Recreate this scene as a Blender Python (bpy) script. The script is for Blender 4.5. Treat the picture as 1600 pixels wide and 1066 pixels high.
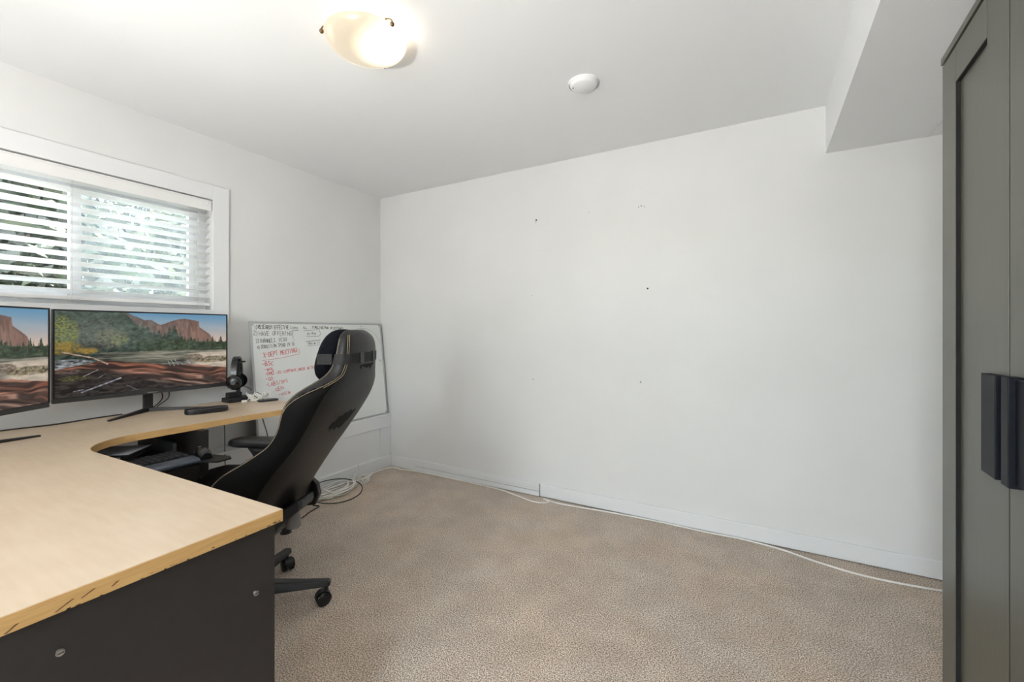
import bpy, math, random
import numpy as np
from mathutils import Vector, Matrix

for o in list(bpy.data.objects):
    bpy.data.objects.remove(o, do_unlink=True)
scene = bpy.context.scene
COL = scene.collection
rad = math.radians

# ------------------------------------------------------------------ camera
H_CAM = 1.16
cam_d = bpy.data.cameras.new('camera')
cam_d.sensor_width = 36.0
cam_d.lens = 659.0 / 1600.0 * 36.0
cam_d.shift_y = -16.0 / 1600.0
cam_d.clip_start = 0.02
cam = bpy.data.objects.new('camera', cam_d)
COL.objects.link(cam)
cam.location = (0, 0, H_CAM)
cam.rotation_euler = (rad(90), 0, rad(28.98))
scene.camera = cam

# ------------------------------------------------------------------ world, sun, exposure
world = bpy.data.worlds.new('sky_world')
scene.world = world
world.use_nodes = True
wn = world.node_tree
wn.nodes.clear()
w_out = wn.nodes.new('ShaderNodeOutputWorld')
w_bg = wn.nodes.new('ShaderNodeBackground')
w_sky = wn.nodes.new('ShaderNodeTexSky')
w_sky.sky_type = 'NISHITA'
w_sky.sun_disc = False
w_sky.sun_elevation = rad(48)
w_sky.sun_rotation = rad(60)
w_bg.inputs['Strength'].default_value = 5.6
w_hs = wn.nodes.new('ShaderNodeHueSaturation')
w_hs.inputs['Saturation'].default_value = 0.35
wn.links.new(w_sky.outputs['Color'], w_hs.inputs['Color'])
wn.links.new(w_hs.outputs['Color'], w_bg.inputs['Color'])
wn.links.new(w_bg.outputs['Background'], w_out.inputs['Surface'])

sun_d = bpy.data.lights.new('sun', 'SUN')
sun_d.energy = 60.0
sun_d.angle = rad(0.6)
sun_d.color = (1.0, 0.94, 0.84)
sun = bpy.data.objects.new('sun', sun_d)
COL.objects.link(sun)
sun.location = (4, 2, 9)
sun.rotation_euler = Vector((-0.25, -0.60, -0.74)).to_track_quat('-Z', 'Y').to_euler()



def portal(name, loc, sx, sy, direction):
    d = bpy.data.lights.new(name, 'AREA')
    d.shape = 'RECTANGLE'
    d.size, d.size_y = sx, sy
    d.energy = 1.0
    d.cycles.is_portal = True
    o = bpy.data.objects.new(name, d)
    COL.objects.link(o)
    o.location = loc
    o.rotation_euler = Vector(direction).to_track_quat('-Z', 'Y').to_euler()
    return o


# sampling portals in the two glazed openings (they give no light of their own)
portal('fill_door_portal', (-0.425, -1.64, 1.04), 0.61, 2.04, (0, 1, 0))
portal('window_portal', (-2.97, 0.7725, 1.615), 1.14, 0.66, (1, 0, 0))

UPX, UPY, UP_W = -0.85, -1.00, 100.0      # uplighter added behind the camera as fill light

scene.view_settings.view_transform = 'Standard'
scene.view_settings.look = 'None'
scene.view_settings.exposure = -0.07
scene.view_settings.gamma = 1.0
scene.view_settings.use_curve_mapping = False


# ------------------------------------------------------------------ helpers
def lin(c):
    return tuple((v / 255 / 12.92 if v / 255 <= 0.04045 else ((v / 255 + 0.055) / 1.055) ** 2.4) for v in c)


def mat(name, rgb, rough=0.5, metal=0.0, noise=None, bump=None, coat=0.0, spec=0.5, emis=None, transl=0.0, sheen=0.0):
    """rgb in sRGB 0-255; noise=(scale, rgb2, detail[, stretch]); bump=(scale, strength, distance)"""
    m = bpy.data.materials.new(name)
    m.use_nodes = True
    nt = m.node_tree
    b = nt.nodes['Principled BSDF']
    b.inputs['Base Color'].default_value = (*lin(rgb), 1)
    b.inputs['Roughness'].default_value = rough
    b.inputs['Metallic'].default_value = metal
    b.inputs['Specular IOR Level'].default_value = spec
    b.inputs['Coat Weight'].default_value = coat
    b.inputs['Sheen Weight'].default_value = sheen
    tc = nt.nodes.new('ShaderNodeTexCoord')
    src = tc.outputs['Object']
    if noise:
        v = src
        if len(noise) > 3:
            mp = nt.nodes.new('ShaderNodeMapping')
            mp.inputs['Scale'].default_value = noise[3]
            nt.links.new(v, mp.inputs['Vector'])
            v = mp.outputs['Vector']
        n = nt.nodes.new('ShaderNodeTexNoise')
        n.inputs['Scale'].default_value = noise[0]
        n.inputs['Detail'].default_value = noise[2]
        nt.links.new(v, n.inputs['Vector'])
        r = nt.nodes.new('ShaderNodeValToRGB')
        r.color_ramp.elements[0].position = 0.32
        r.color_ramp.elements[1].position = 0.68
        r.color_ramp.elements[0].color = (*lin(rgb), 1)
        r.color_ramp.elements[1].color = (*lin(noise[1]), 1)
        nt.links.new(n.outputs['Fac'], r.inputs['Fac'])
        nt.links.new(r.outputs['Color'], b.inputs['Base Color'])
    if bump:
        n2 = nt.nodes.new('ShaderNodeTexNoise')
        n2.inputs['Scale'].default_value = bump[0]
        n2.inputs['Detail'].default_value = 3
        nt.links.new(src, n2.inputs['Vector'])
        bp = nt.nodes.new('ShaderNodeBump')
        bp.inputs['Strength'].default_value = bump[1]
        bp.inputs['Distance'].default_value = bump[2]
        nt.links.new(n2.outputs['Fac'], bp.inputs['Height'])
        nt.links.new(bp.outputs['Normal'], b.inputs['Normal'])
    if emis:
        b.inputs['Emission Color'].default_value = (*emis[0], 1)
        b.inputs['Emission Strength'].default_value = emis[1]
    if transl:
        out = nt.nodes['Material Output']
        tr = nt.nodes.new('ShaderNodeBsdfTranslucent')
        tr.inputs['Color'].default_value = (*lin(rgb), 1)
        mx = nt.nodes.new('ShaderNodeMixShader')
        mx.inputs['Fac'].default_value = transl
        nt.links.new(b.outputs['BSDF'], mx.inputs[1])
        nt.links.new(tr.outputs['BSDF'], mx.inputs[2])
        nt.links.new(mx.outputs['Shader'], out.inputs['Surface'])
    return m


class MB:
    """collects shapes, then links them as one mesh object"""

    def __init__(self):
        self.v = []
        self.f = []

    def add(self, verts, faces, M=None):
        k = len(self.v)
        if M is not None:
            verts = [tuple(M @ Vector(p)) for p in verts]
        self.v += [tuple(p) for p in verts]
        self.f += [tuple(i + k for i in q) for q in faces]
        return self

    def box(self, x0, x1, y0, y1, z0, z1, M=None):
        v = [(x0, y0, z0), (x1, y0, z0), (x1, y1, z0), (x0, y1, z0), (x0, y0, z1), (x1, y0, z1), (x1, y1, z1), (x0, y1, z1)]
        f = [(3, 2, 1, 0), (4, 5, 6, 7), (0, 1, 5, 4), (1, 2, 6, 5), (2, 3, 7, 6), (3, 0, 4, 7)]
        return self.add(v, f, M)

    def prism(self, poly, z0, z1, M=None):
        n = len(poly)
        v = [(p[0], p[1], z0) for p in poly] + [(p[0], p[1], z1) for p in poly]
        f = [tuple(range(n - 1, -1, -1)), tuple(range(n, 2 * n))]
        f += [(i, (i + 1) % n, n + (i + 1) % n, n + i) for i in range(n)]
        return self.add(v, f, M)

    def cyl(self, p0, p1, r0, r1=None, n=16, cap=True):
        r1 = r0 if r1 is None else r1
        p0, p1 = Vector(p0), Vector(p1)
        d = (p1 - p0).normalized()
        a = d.orthogonal().normalized()
        b = d.cross(a)
        v = []
        for p, r in ((p0, r0), (p1, r1)):
            v += [tuple(p + a * (r * math.cos(2 * math.pi * i / n)) + b * (r * math.sin(2 * math.pi * i / n))) for i in range(n)]
        f = [(i, (i + 1) % n, n + (i + 1) % n, n + i) for i in range(n)]
        if cap:
            f += [tuple(range(n - 1, -1, -1)), tuple(range(n, 2 * n))]
        return self.add(v, f)

    def tube(self, pts, r, n=8, sub=6, closed=False):
        P = smooth(pts, sub, closed)
        m = len(P)
        v = []
        prev = None
        for i in range(m):
            if closed:
                t = P[(i + 1) % m] - P[i - 1]
            else:
                t = P[min(i + 1, m - 1)] - P[max(i - 1, 0)]
            t.normalize()
            a = t.orthogonal() if prev is None else prev - t * prev.dot(t)
            a.normalize()
            prev = a
            b = t.cross(a)
            v += [tuple(P[i] + a * (r * math.cos(2 * math.pi * j / n)) + b * (r * math.sin(2 * math.pi * j / n))) for j in range(n)]
        f = []
        for i in range(m if closed else m - 1):
            k = (i + 1) % m
            f += [(i * n + j, i * n + (j + 1) % n, k * n + (j + 1) % n, k * n + j) for j in range(n)]
        if not closed:
            f += [tuple(range(n - 1, -1, -1)), tuple(range((m - 1) * n, m * n))]
        return self.add(v, f)

    def lathe(self, prof, n=32, M=None, arc=2 * math.pi):
        v = []
        for r, z in prof:
            v += [(r * math.cos(arc * j / n), r * math.sin(arc * j / n), z) for j in range(n)]
        f = []
        for i in range(len(prof) - 1):
            f += [(i * n + j, i * n + (j + 1) % n, (i + 1) * n + (j + 1) % n, (i + 1) * n + j) for j in range(n)]
        return self.add(v, f, M)

    def rows(self, R, cap=True, closed=True):
        """loft through rows of equal point count"""
        n = len(R[0])
        v = [tuple(p) for r in R for p in r]
        f = []
        for i in range(len(R) - 1):
            for j in range(n if closed else n - 1):
                f.append((i * n + j, i * n + (j + 1) % n, (i + 1) * n + (j + 1) % n, (i + 1) * n + j))
        if cap:
            f.append(tuple(range(n - 1, -1, -1)))
            f.append(tuple(range((len(R) - 1) * n, len(R) * n)))
        return self.add(v, f)

    def ellip(self, c, r, e=1.0, n=24, m=14, M=None):
        sg = lambda x, p: math.copysign(abs(x) ** p, x)
        R = []
        for i in range(m + 1):
            ph = -math.pi / 2 + math.pi * i / m
            R.append([(c[0] + r[0] * sg(math.cos(ph), e) * sg(math.cos(2 * math.pi * j / n), e),
                       c[1] + r[1] * sg(math.cos(ph), e) * sg(math.sin(2 * math.pi * j / n), e),
                       c[2] + r[2] * sg(math.sin(ph), e)) for j in range(n)])
        if M is not None:
            R = [[tuple(M @ Vector(p)) for p in r_] for r_ in R]
        return self.rows(R, cap=False)

    def build(self, name, material, parent=None, smooth=False, bev=0.0, seg=2, loc=None, rotz=None):
        me = bpy.data.meshes.new(name)
        me.from_pydata(self.v, [], self.f)
        me.validate()
        me.update()
        if smooth:
            me.polygons.foreach_set('use_smooth', [True] * len(me.polygons))
            me.set_sharp_from_angle(angle=rad(42))
        me.materials.append(material)
        o = bpy.data.objects.new(name, me)
        COL.objects.link(o)
        if parent is not None:
            o.parent = parent
        if loc is not None:
            o.location = loc
        if rotz is not None:
            o.rotation_euler = (0, 0, rotz)
        if bev:
            md = o.modifiers.new('bevel', 'BEVEL')
            md.width = bev
            md.segments = seg
            md.limit_method = 'ANGLE'
            md.angle_limit = rad(40)
        return o


def smooth(pts, sub, closed=False):
    P = [Vector(p) for p in pts]
    if len(P) < 3 or sub <= 1:
        return P
    out = []
    n = len(P)
    for i in range(n if closed else n - 1):
        if closed:
            a, b, c, d = P[i - 1], P[i], P[(i + 1) % n], P[(i + 2) % n]
        else:
            a, b, c, d = P[max(i - 1, 0)], P[i], P[i + 1], P[min(i + 2, n - 1)]
        for k in range(sub):
            t = k / sub
            out.append(0.5 * ((2 * b) + (c - a) * t + (2 * a - 5 * b + 4 * c - d) * t * t + (3 * b - a - 3 * c + d) * t ** 3))
    if not closed:
        out.append(P[-1])
    return out


def chaikin(P, it=2):
    P = [np.array(p, float) for p in P]
    for _ in range(it):
        Q = []
        for i in range(len(P)):
            a, b = P[i], P[(i + 1) % len(P)]
            Q += [0.75 * a + 0.25 * b, 0.25 * a + 0.75 * b]
        P = Q
    return P


def thing(name, label, cat, loc=(0, 0, 0), rotz=0.0, group=None):
    o = bpy.data.objects.new(name, None)
    o.empty_display_size = 0.1
    COL.objects.link(o)
    o.location = loc
    o.rotation_euler = (0, 0, rotz)
    return tag(o, label, cat, group)


def tag(o, label, cat, group=None):
    o['label'] = label
    o['category'] = cat
    if group:
        o['group'] = group
    return o


def struct(o, label=None, cat=None):
    o['kind'] = 'structure'
    if label:
        o['label'] = label
    if cat:
        o['category'] = cat
    return o


def dup(o, parent):
    c = o.copy()
    COL.objects.link(c)
    c.parent = parent
    return c


# ------------------------------------------------------------------ materials
WALL = mat('wall_paint', (222, 222, 221), 0.62, noise=(3.0, (219, 219, 218), 3), bump=(260, 0.06, 0.002))
CEIL = mat('ceiling_paint', (236, 237, 238), 0.8, bump=(160, 0.08, 0.002))
TRIM = mat('white_trim_paint', (226, 227, 228), 0.32, bump=(60, 0.03, 0.001))
VINYL = mat('white_vinyl', (235, 236, 238), 0.3, noise=(8, (230, 231, 234), 2))
SLAT = mat('blind_slat_white', (244, 244, 243), 0.35, transl=0.6)
BLINDW = mat('blind_rail_white', (232, 232, 230), 0.35, noise=(6, (228, 228, 227), 2))
CORDW = mat('white_cord', (225, 223, 216), 0.7, noise=(300, (200, 198, 190), 2))
CABLEW = mat('white_cable', (240, 238, 233), 0.45, noise=(30, (232, 228, 221), 2))
CABLEB = mat('black_cable', (24, 25, 27), 0.45, noise=(60, (34, 36, 38), 2))
CABLEG = mat('dark_green_cable', (38, 50, 46), 0.45, noise=(60, (46, 58, 54), 2))
CABLEG2 = mat('grey_cable', (70, 74, 78), 0.5, noise=(60, (86, 90, 92), 2))
CHAR = mat('charcoal_laminate', (38, 34, 32), 0.55, noise=(40, (35, 31, 30), 4), bump=(420, 0.05, 0.001))
BLACKP = mat('black_plastic', (22, 22, 24), 0.42, noise=(30, (27, 27, 29), 2), bump=(900, 0.08, 0.0006))
GLOSSB = mat('gloss_black_plastic', (16, 17, 20), 0.2, noise=(20, (20, 21, 24), 2))
GREYP = mat('grey_plastic', (112, 110, 107), 0.5, noise=(40, (120, 118, 115), 2))
DGREYP = mat('dark_grey_plastic', (44, 44, 46), 0.45, noise=(40, (52, 52, 54), 2), bump=(700, 0.08, 0.0006))
STEEL = mat('zinc_steel', (170, 168, 162), 0.35, metal=0.9, noise=(80, (140, 138, 132), 3))
BRASS = mat('bronze_metal', (120, 98, 70), 0.35, metal=0.9, noise=(60, (96, 78, 56), 2))
ALU = mat('aluminium_frame', (186, 188, 190), 0.4, metal=0.25, noise=(20, (166, 168, 170), 3, (1, 60, 60)))
WBOARD = mat('whiteboard_enamel', (228, 230, 228), 0.16, noise=(2.2, (220, 222, 220), 4))
INKB = mat('black_marker', (62, 62, 62), 0.5, noise=(200, (112, 112, 110), 2))
INKR = mat('red_marker', (186, 70, 78), 0.5, noise=(200, (212, 120, 124), 2))
LEATHER = mat('black_leather', (14, 13, 13), 0.40, noise=(25, (18, 17, 17), 3), bump=(420, 0.18, 0.0012), spec=0.34)
SUEDE = mat('black_suede', (10, 9, 9), 0.8, noise=(60, (13, 12, 12), 3), bump=(600, 0.2, 0.001), spec=0.12)
FABRICB = mat('black_velour', (9, 11, 15), 0.9, noise=(60, (14, 17, 23), 3), bump=(700, 0.3, 0.001), spec=0.1)
TORN = mat('torn_black_backing', (9, 8, 8), 0.95, noise=(120, (16, 15, 15), 2))
WEBB = mat('black_webbing', (15, 15, 16), 0.8, noise=(200, (34, 34, 35), 2), bump=(900, 0.3, 0.001))
STITCH = mat('tan_thread', (176, 158, 128), 0.8, noise=(400, (140, 126, 104), 2))
WARD = mat('grey_brown_wardrobe', (78, 77, 68), 0.33, noise=(5, (72, 71, 63), 5, (30, 30, 1)), bump=(90, 0.03, 0.001))
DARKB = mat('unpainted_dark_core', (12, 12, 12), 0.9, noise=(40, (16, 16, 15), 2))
HANDLE = mat('blue_black_handle', (12, 16, 25), 0.5, noise=(30, (10, 13, 21), 2), spec=0.18)
DARKH = mat('dark_hole', (40, 38, 36), 0.9, noise=(300, (64, 60, 56), 2))
HOLE2 = mat('faded_hole', (150, 147, 142), 0.9, noise=(300, (170, 168, 162), 2))
BARK = mat('tree_bark', (70, 56, 44), 0.9, noise=(14, (46, 38, 30), 4), bump=(30, 0.4, 0.02))
BOUNCE_GROUND = mat('pale_bounce_ground', (204, 200, 190), 0.95, noise=(2, (186, 184, 172), 5))  # pale tone chosen to bounce light up onto the blind slats


def wood_top():
    m = mat('maple_laminate', (217, 193, 158), 0.36)
    nt = m.node_tree
    b = nt.nodes['Principled BSDF']
    tc = nt.nodes.new('ShaderNodeTexCoord')
    mp = nt.nodes.new('ShaderNodeMapping')
    mp.inputs['Scale'].default_value = (1.2, 9, 1)
    mp.inputs['Rotation'].default_value = (0, 0, rad(4))
    n1 = nt.nodes.new('ShaderNodeTexNoise')
    n1.inputs['Scale'].default_value = 7
    n1.inputs['Detail'].default_value = 8
    n2 = nt.nodes.new('ShaderNodeTexNoise')
    n2.inputs['Scale'].default_value = 5.6
    n2.inputs['Detail'].default_value = 3
    mx = nt.nodes.new('ShaderNodeMix')
    mx.data_type = 'FLOAT'
    mx.inputs[0].default_value = 0.5
    r = nt.nodes.new('ShaderNodeValToRGB')
    r.color_ramp.elements[0].position = 0.3
    r.color_ramp.elements[1].position = 0.7
    r.color_ramp.elements[0].color = (*lin((184, 163, 137)), 1)
    r.color_ramp.elements[1].color = (*lin((198, 180, 157)), 1)
    nt.links.new(tc.outputs['Object'], mp.inputs['Vector'])
    nt.links.new(mp.outputs['Vector'], n1.inputs['Vector'])
    nt.links.new(tc.outputs['Object'], n2.inputs['Vector'])
    nt.links.new(n1.outputs['Fac'], mx.inputs[2])
    nt.links.new(n2.outputs['Fac'], mx.inputs[3])
    nt.links.new(mx.outputs[0], r.inputs['Fac'])
    # scuffs: sparse thin dark scratches
    mp2 = nt.nodes.new('ShaderNodeMapping')
    mp2.inputs['Scale'].default_value = (26, 2.0, 1)
    mp2.inputs['Rotation'].default_value = (0, 0, rad(7))
    n3 = nt.nodes.new('ShaderNodeTexNoise')
    n3.inputs['Scale'].default_value = 2.2
    n3.inputs['Detail'].default_value = 5
    n3.inputs['Roughness'].default_value = 0.7
    nt.links.new(tc.outputs['Object'], mp2.inputs['Vector'])
    nt.links.new(mp2.outputs['Vector'], n3.inputs['Vector'])
    r3 = nt.nodes.new('ShaderNodeValToRGB')
    r3.color_ramp.elements[0].position = 0.70
    r3.color_ramp.elements[1].position = 0.78
    r3.color_ramp.elements[0].color = (0, 0, 0, 1)
    r3.color_ramp.elements[1].color = (0.35, 0.35, 0.35, 1)
    nt.links.new(n3.outputs['Fac'], r3.inputs['Fac'])
    mc = nt.nodes.new('ShaderNodeMix')
    mc.data_type = 'RGBA'
    mc.inputs[7].default_value = (*lin((150, 128, 104)), 1)
    nt.links.new(r3.outputs['Color'], mc.inputs[0])
    nt.links.new(r.outputs['Color'], mc.inputs[6])
    nt.links.new(mc.outputs[2], b.inputs['Base Color'])
    return m


MAPLE = wood_top()
EDGE = mat('maple_edge_band', (198, 160, 104), 0.45, noise=(16, (186, 146, 92), 4, (1, 1, 12)))


def carpet_mat():
    m = mat('beige_carpet', (178, 150, 128), 0.97, spec=0.1)
    nt = m.node_tree
    b = nt.nodes['Principled BSDF']
    tc = nt.nodes.new('ShaderNodeTexCoord')

    def noise(scale, detail, rough=0.6):
        n = nt.nodes.new('ShaderNodeTexNoise')
        n.inputs['Scale'].default_value = scale
        n.inputs['Detail'].default_value = detail
        n.inputs['Roughness'].default_value = rough
        nt.links.new(tc.outputs['Object'], n.inputs['Vector'])
        return n

    def ramp(src, p0, c0, p1, c1):
        r = nt.nodes.new('ShaderNodeValToRGB')
        r.color_ramp.elements[0].position = p0
        r.color_ramp.elements[1].position = p1
        r.color_ramp.elements[0].color = (*c0, 1)
        r.color_ramp.elements[1].color = (*c1, 1)
        nt.links.new(src, r.inputs['Fac'])
        return r.outputs['Color']

    def mix(fac, a, bb, blend='MIX'):
        x = nt.nodes.new('ShaderNodeMix')
        x.data_type = 'RGBA'
        x.blend_type = blend
        if isinstance(fac, float):
            x.inputs[0].default_value = fac
        else:
            nt.links.new(fac, x.inputs[0])
        nt.links.new(a, x.inputs[6])
        nt.links.new(bb, x.inputs[7])
        return x.outputs[2]
    tuft = noise(215, 3, 0.6)
    base = ramp(tuft.outputs['Fac'], 0.40, lin((84, 69, 60)), 0.60, lin((255, 244, 230)))
    patch = ramp(noise(1.7, 4).outputs['Fac'], 0.36, lin((218, 196, 176)), 0.64, lin((232, 214, 196)))
    dirt = ramp(noise(5.5, 5).outputs['Fac'], 0.40, lin((150, 134, 118)), 0.62, lin((255, 255, 255)))
    c = mix(0.26, base, patch)
    c = mix(0.18, c, dirt, 'MULTIPLY')
    tint = ramp(noise(1.7, 4).outputs['Fac'], 0.46, (1.0, 1.0, 1.0), 0.66, (1.03, 0.965, 0.90))
    c = mix(1.0, c, tint, 'MULTIPLY')
    nt.links.new(c, b.inputs['Base Color'])
    v = nt.nodes.new('ShaderNodeTexVoronoi')
    v.inputs['Scale'].default_value = 200
    nt.links.new(tc.outputs['Object'], v.inputs['Vector'])
    ad = nt.nodes.new('ShaderNodeMath')
    ad.operation = 'ADD'
    nt.links.new(v.outputs['Distance'], ad.inputs[0])
    nt.links.new(tuft.outputs['Fac'], ad.inputs[1])
    bp = nt.nodes.new('ShaderNodeBump')
    bp.inputs['Strength'].default_value = 0.8
    bp.inputs['Distance'].default_value = 0.004
    nt.links.new(ad.outputs[0], bp.inputs['Height'])
    nt.links.new(bp.outputs['Normal'], b.inputs['Normal'])
    return m


CARPET = carpet_mat()


def glass_mat(name, haze):
    m = bpy.data.materials.new(name)
    m.use_nodes = True
    nt = m.node_tree
    nt.nodes.clear()
    out = nt.nodes.new('ShaderNodeOutputMaterial')
    tr = nt.nodes.new('ShaderNodeBsdfTransparent')
    tr.inputs['Color'].default_value = (0.94, 0.965, 0.96, 1)
    gl = nt.nodes.new('ShaderNodeBsdfGlossy')
    gl.inputs['Roughness'].default_value = 0.02
    fr = nt.nodes.new('ShaderNodeFresnel')
    fr.inputs['IOR'].default_value = 1.45
    m1 = nt.nodes.new('ShaderNodeMixShader')
    nt.links.new(fr.outputs['Fac'], m1.inputs['Fac'])
    nt.links.new(tr.outputs['BSDF'], m1.inputs[1])
    nt.links.new(gl.outputs['BSDF'], m1.inputs[2])
    last = m1.outputs['Shader']
    if haze:
        tl = nt.nodes.new('ShaderNodeBsdfTranslucent')
        tl.inputs['Color'].default_value = (0.82, 0.88, 0.95, 1)
        m2 = nt.nodes.new('ShaderNodeMixShader')
        m2.inputs['Fac'].default_value = haze
        nt.links.new(last, m2.inputs[1])
        nt.links.new(tl.outputs['BSDF'], m2.inputs[2])
        last = m2.outputs['Shader']
    nt.links.new(last, out.inputs['Surface'])
    return m


GLASS = glass_mat('window_glass', 0.0)
SCREENMESH = glass_mat('insect_screen_mesh', 0.035)


def leaf_mat(name, c0, c1):
    m = bpy.data.materials.new(name)
    m.use_nodes = True
    nt = m.node_tree
    b = nt.nodes['Principled BSDF']
    b.inputs['Roughness'].default_value = 0.55
    g = nt.nodes.new('ShaderNodeNewGeometry')
    r = nt.nodes.new('ShaderNodeValToRGB')
    r.color_ramp.elements[0].color = (*lin(c0), 1)
    r.color_ramp.elements[1].color = (*lin(c1), 1)
    nt.links.new(g.outputs['Random Per Island'], r.inputs['Fac'])
    nt.links.new(r.outputs['Color'], b.inputs['Base Color'])
    tl = nt.nodes.new('ShaderNodeBsdfTranslucent')
    nt.links.new(r.outputs['Color'], tl.inputs['Color'])
    mx = nt.nodes.new('ShaderNodeMixShader')
    mx.inputs['Fac'].default_value = 0.3
    nt.links.new(b.outputs['BSDF'], mx.inputs[1])
    nt.links.new(tl.outputs['BSDF'], mx.inputs[2])
    nt.links.new(mx.outputs['Shader'], nt.nodes['Material Output'].inputs['Surface'])
    return m


LEAF_A = leaf_mat('dark_foliage', (12, 18, 12), (31, 42, 22))
LEAF_B = leaf_mat('bright_foliage', (15, 21, 9), (42, 48, 20))
LEAF_C = leaf_mat('blue_green_foliage', (15, 22, 19), (34, 44, 37))

# ------------------------------------------------------------------ room shell
XL, XR, YB, YF, ZC = -2.808, 1.06, 2.683, -1.55, 2.32
WT = 0.17
W_Y0, W_Y1, W_Z0, W_Z1 = 0.20, 1.345, 1.285, 1.945   # window opening

struct(MB().box(XL - WT, XR + 0.1, YF - 0.1, YB + 0.1, -0.06, 0.0).build('floor', CARPET), 'beige brown textured carpet floor', 'floor')
struct(MB().box(XL - WT, XR + 0.1, YF - 0.1, YB + 0.1, ZC, ZC + 0.08).build('ceiling', CEIL), 'smooth white ceiling', 'ceiling')
w_back = struct(MB().box(XL - WT, XR + 0.1, YB, YB + 0.1, 0, ZC).build('wall_back', WALL), 'large bare white wall with old screw holes', 'wall')
struct(MB().box(XR, XR + 0.1, YF, YB, 0, ZC).build('wall_right', WALL), 'white wall behind the tall wardrobe', 'wall')
GX0, GX1, GZ1 = -0.75, -0.10, 2.08            # opening for the glass door added as a fill light source
wf = MB()
wf.box(XL, GX0, YF - 0.1, YF, 0, ZC)
wf.box(GX1, XR, YF - 0.1, YF, 0, ZC)
wf.box(GX0, GX1, YF - 0.1, YF, GZ1, ZC)
struct(wf.build('wall_front', WALL), 'white wall behind the photographer', 'wall')
wl = MB()
wl.box(XL - WT, XL, YF - 0.1, W_Y0, 0, ZC)
wl.box(XL - WT, XL, W_Y1, YB, 0, ZC)
wl.box(XL - WT, XL, W_Y0, W_Y1, 0, W_Z0)
wl.box(XL - WT, XL, W_Y0, W_Y1, W_Z1, ZC)
struct(wl.build('wall_left', WALL), 'white wall with the window above the desk', 'wall')

# dropped soffit along the right side, with a thin seam strip
sof = struct(MB().prism([(0.361, YB), (0.235, YF), (XR, YF), (XR, YB)], 2.073, ZC).build('ceiling_soffit', CEIL), 'lowered white bulkhead beside the ceiling above wardrobe', 'soffit')
MB().box(0.742, 0.752, YF, YB, 2.0705, 2.0745).build('seam_strip', TRIM, sof)

# knee ledge along the left wall, framed like a shaker panel
LX = -2.681
led = MB().box(XL, LX - 0.010, YF, YB, 0, 0.428)
ledge = struct(led.build('wall_left_ledge', TRIM), 'low white panelled ledge under the whiteboard', 'ledge wall')
MB().box(XL, LX + 0.004, YF, YB, 0.428, 0.447).build('ledge_cap', TRIM, ledge, bev=0.003)
MB().box(LX - 0.010, LX, YF, YB, 0.340, 0.428).build('rail', TRIM, ledge, bev=0.0015)
MB().box(LX - 0.010, LX, YF, YB, 0.0, 0.098).build('rail', TRIM, ledge, bev=0.0015)
for y0, y1 in ((2.566, 2.680), (1.52, 1.62), (0.5, 0.6), (-0.52, -0.42)):
    MB().box(LX - 0.010, LX, y0, y1, 0.098, 0.340).build('stile', TRIM, ledge, bev=0.0015)
struct(MB().box(LX, LX + 0.013, YF, YB, 0.0, 0.097).build('baseboard_left', TRIM, bev=0.003), 'white baseboard along the panelled ledge', 'baseboard')

# back baseboard in two runs with a slotted vent between
VX0, VX1 = -2.40, -1.255
struct(MB().box(LX + 0.013, VX0, YB - 0.014, YB, 0.0, 0.090).build('baseboard_back', TRIM, bev=0.003), 'short white baseboard piece in the corner', 'baseboard')
struct(MB().box(VX1, XR, YB - 0.014, YB, 0.006, 0.090).build('baseboard_back', TRIM, bev=0.003), 'long white baseboard along the bare wall', 'baseboard')
vent = thing('baseboard_vent', 'long white slotted vent set in the baseboard', 'vent', (VX0, YB, 0))
vl = VX1 - VX0
MB().box(0.0, vl, -0.006, 0, 0.0, 0.090).build('backing', TRIM, vent)
for z0, z1, d in ((0.004, 0.036, 0.017), (0.0390, 0.0555, 0.0150), (0.0564, 0.0715, 0.0145), (0.0722, 0.090, 0.014)):
    MB().box(0.004, vl - 0.006, -d, -0.006, z0, z1).build('slat', TRIM, vent, bev=0.0012)
MB().box(0.004, vl - 0.006, -0.010, -0.006, 0.036, 0.039).build('slot', DGREYP, vent)
MB().box(0.0, 0.004, -0.014, -0.006, 0, 0.090).build('end_cap', TRIM, vent)
MB().box(vl - 0.003, vl, -0.0145, -0.006, 0, 0.090).build('end_cap', GREYP, vent)

# old screw holes in the bare wall
for x, z, r, m in ((-1.29, 1.94, 0.006, DARKH), (-0.567, 1.936, 0.0055, HOLE2), (-0.906, 1.942, 0.003, HOLE2), (-1.325, 1.409, 0.004, HOLE2),
                   (-0.529, 1.421, 0.006, DARKH), (-1.315, 0.816, 0.004, HOLE2), (-0.571, 0.841, 0.006, HOLE2)):
    h = MB()
    rr = random.Random(int(x * 1000))
    n = 10
    ring = [(x + r * (0.75 + 0.4 * rr.random()) * math.cos(2 * math.pi * i / n), z + r * (0.8 + 0.5 * rr.random()) * math.sin(2 * math.pi * i / n)) for i in range(n)]
    h.add([(p[0], YB - 0.0009, p[1]) for p in ring] + [(x, YB - 0.0002, z)], [(i, (i + 1) % n, n) for i in range(n)])
    h.build('screw_hole', m, w_back)
for x, z in ((-1.294, 1.925), (-0.548, 1.930), (-0.583, 1.931)):
    MB().box(x - 0.002, x + 0.002, YB - 0.0008, YB, z - 0.006, z + 0.006).build('scuff_mark', HOLE2, w_back)

# ------------------------------------------------------------------ window
win = thing('window_1', 'white framed sliding window behind the blind', 'window', (XL, (W_Y0 + W_Y1) / 2, W_Z0))
struct(win)
wy = (W_Y0 + W_Y1) / 2


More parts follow.
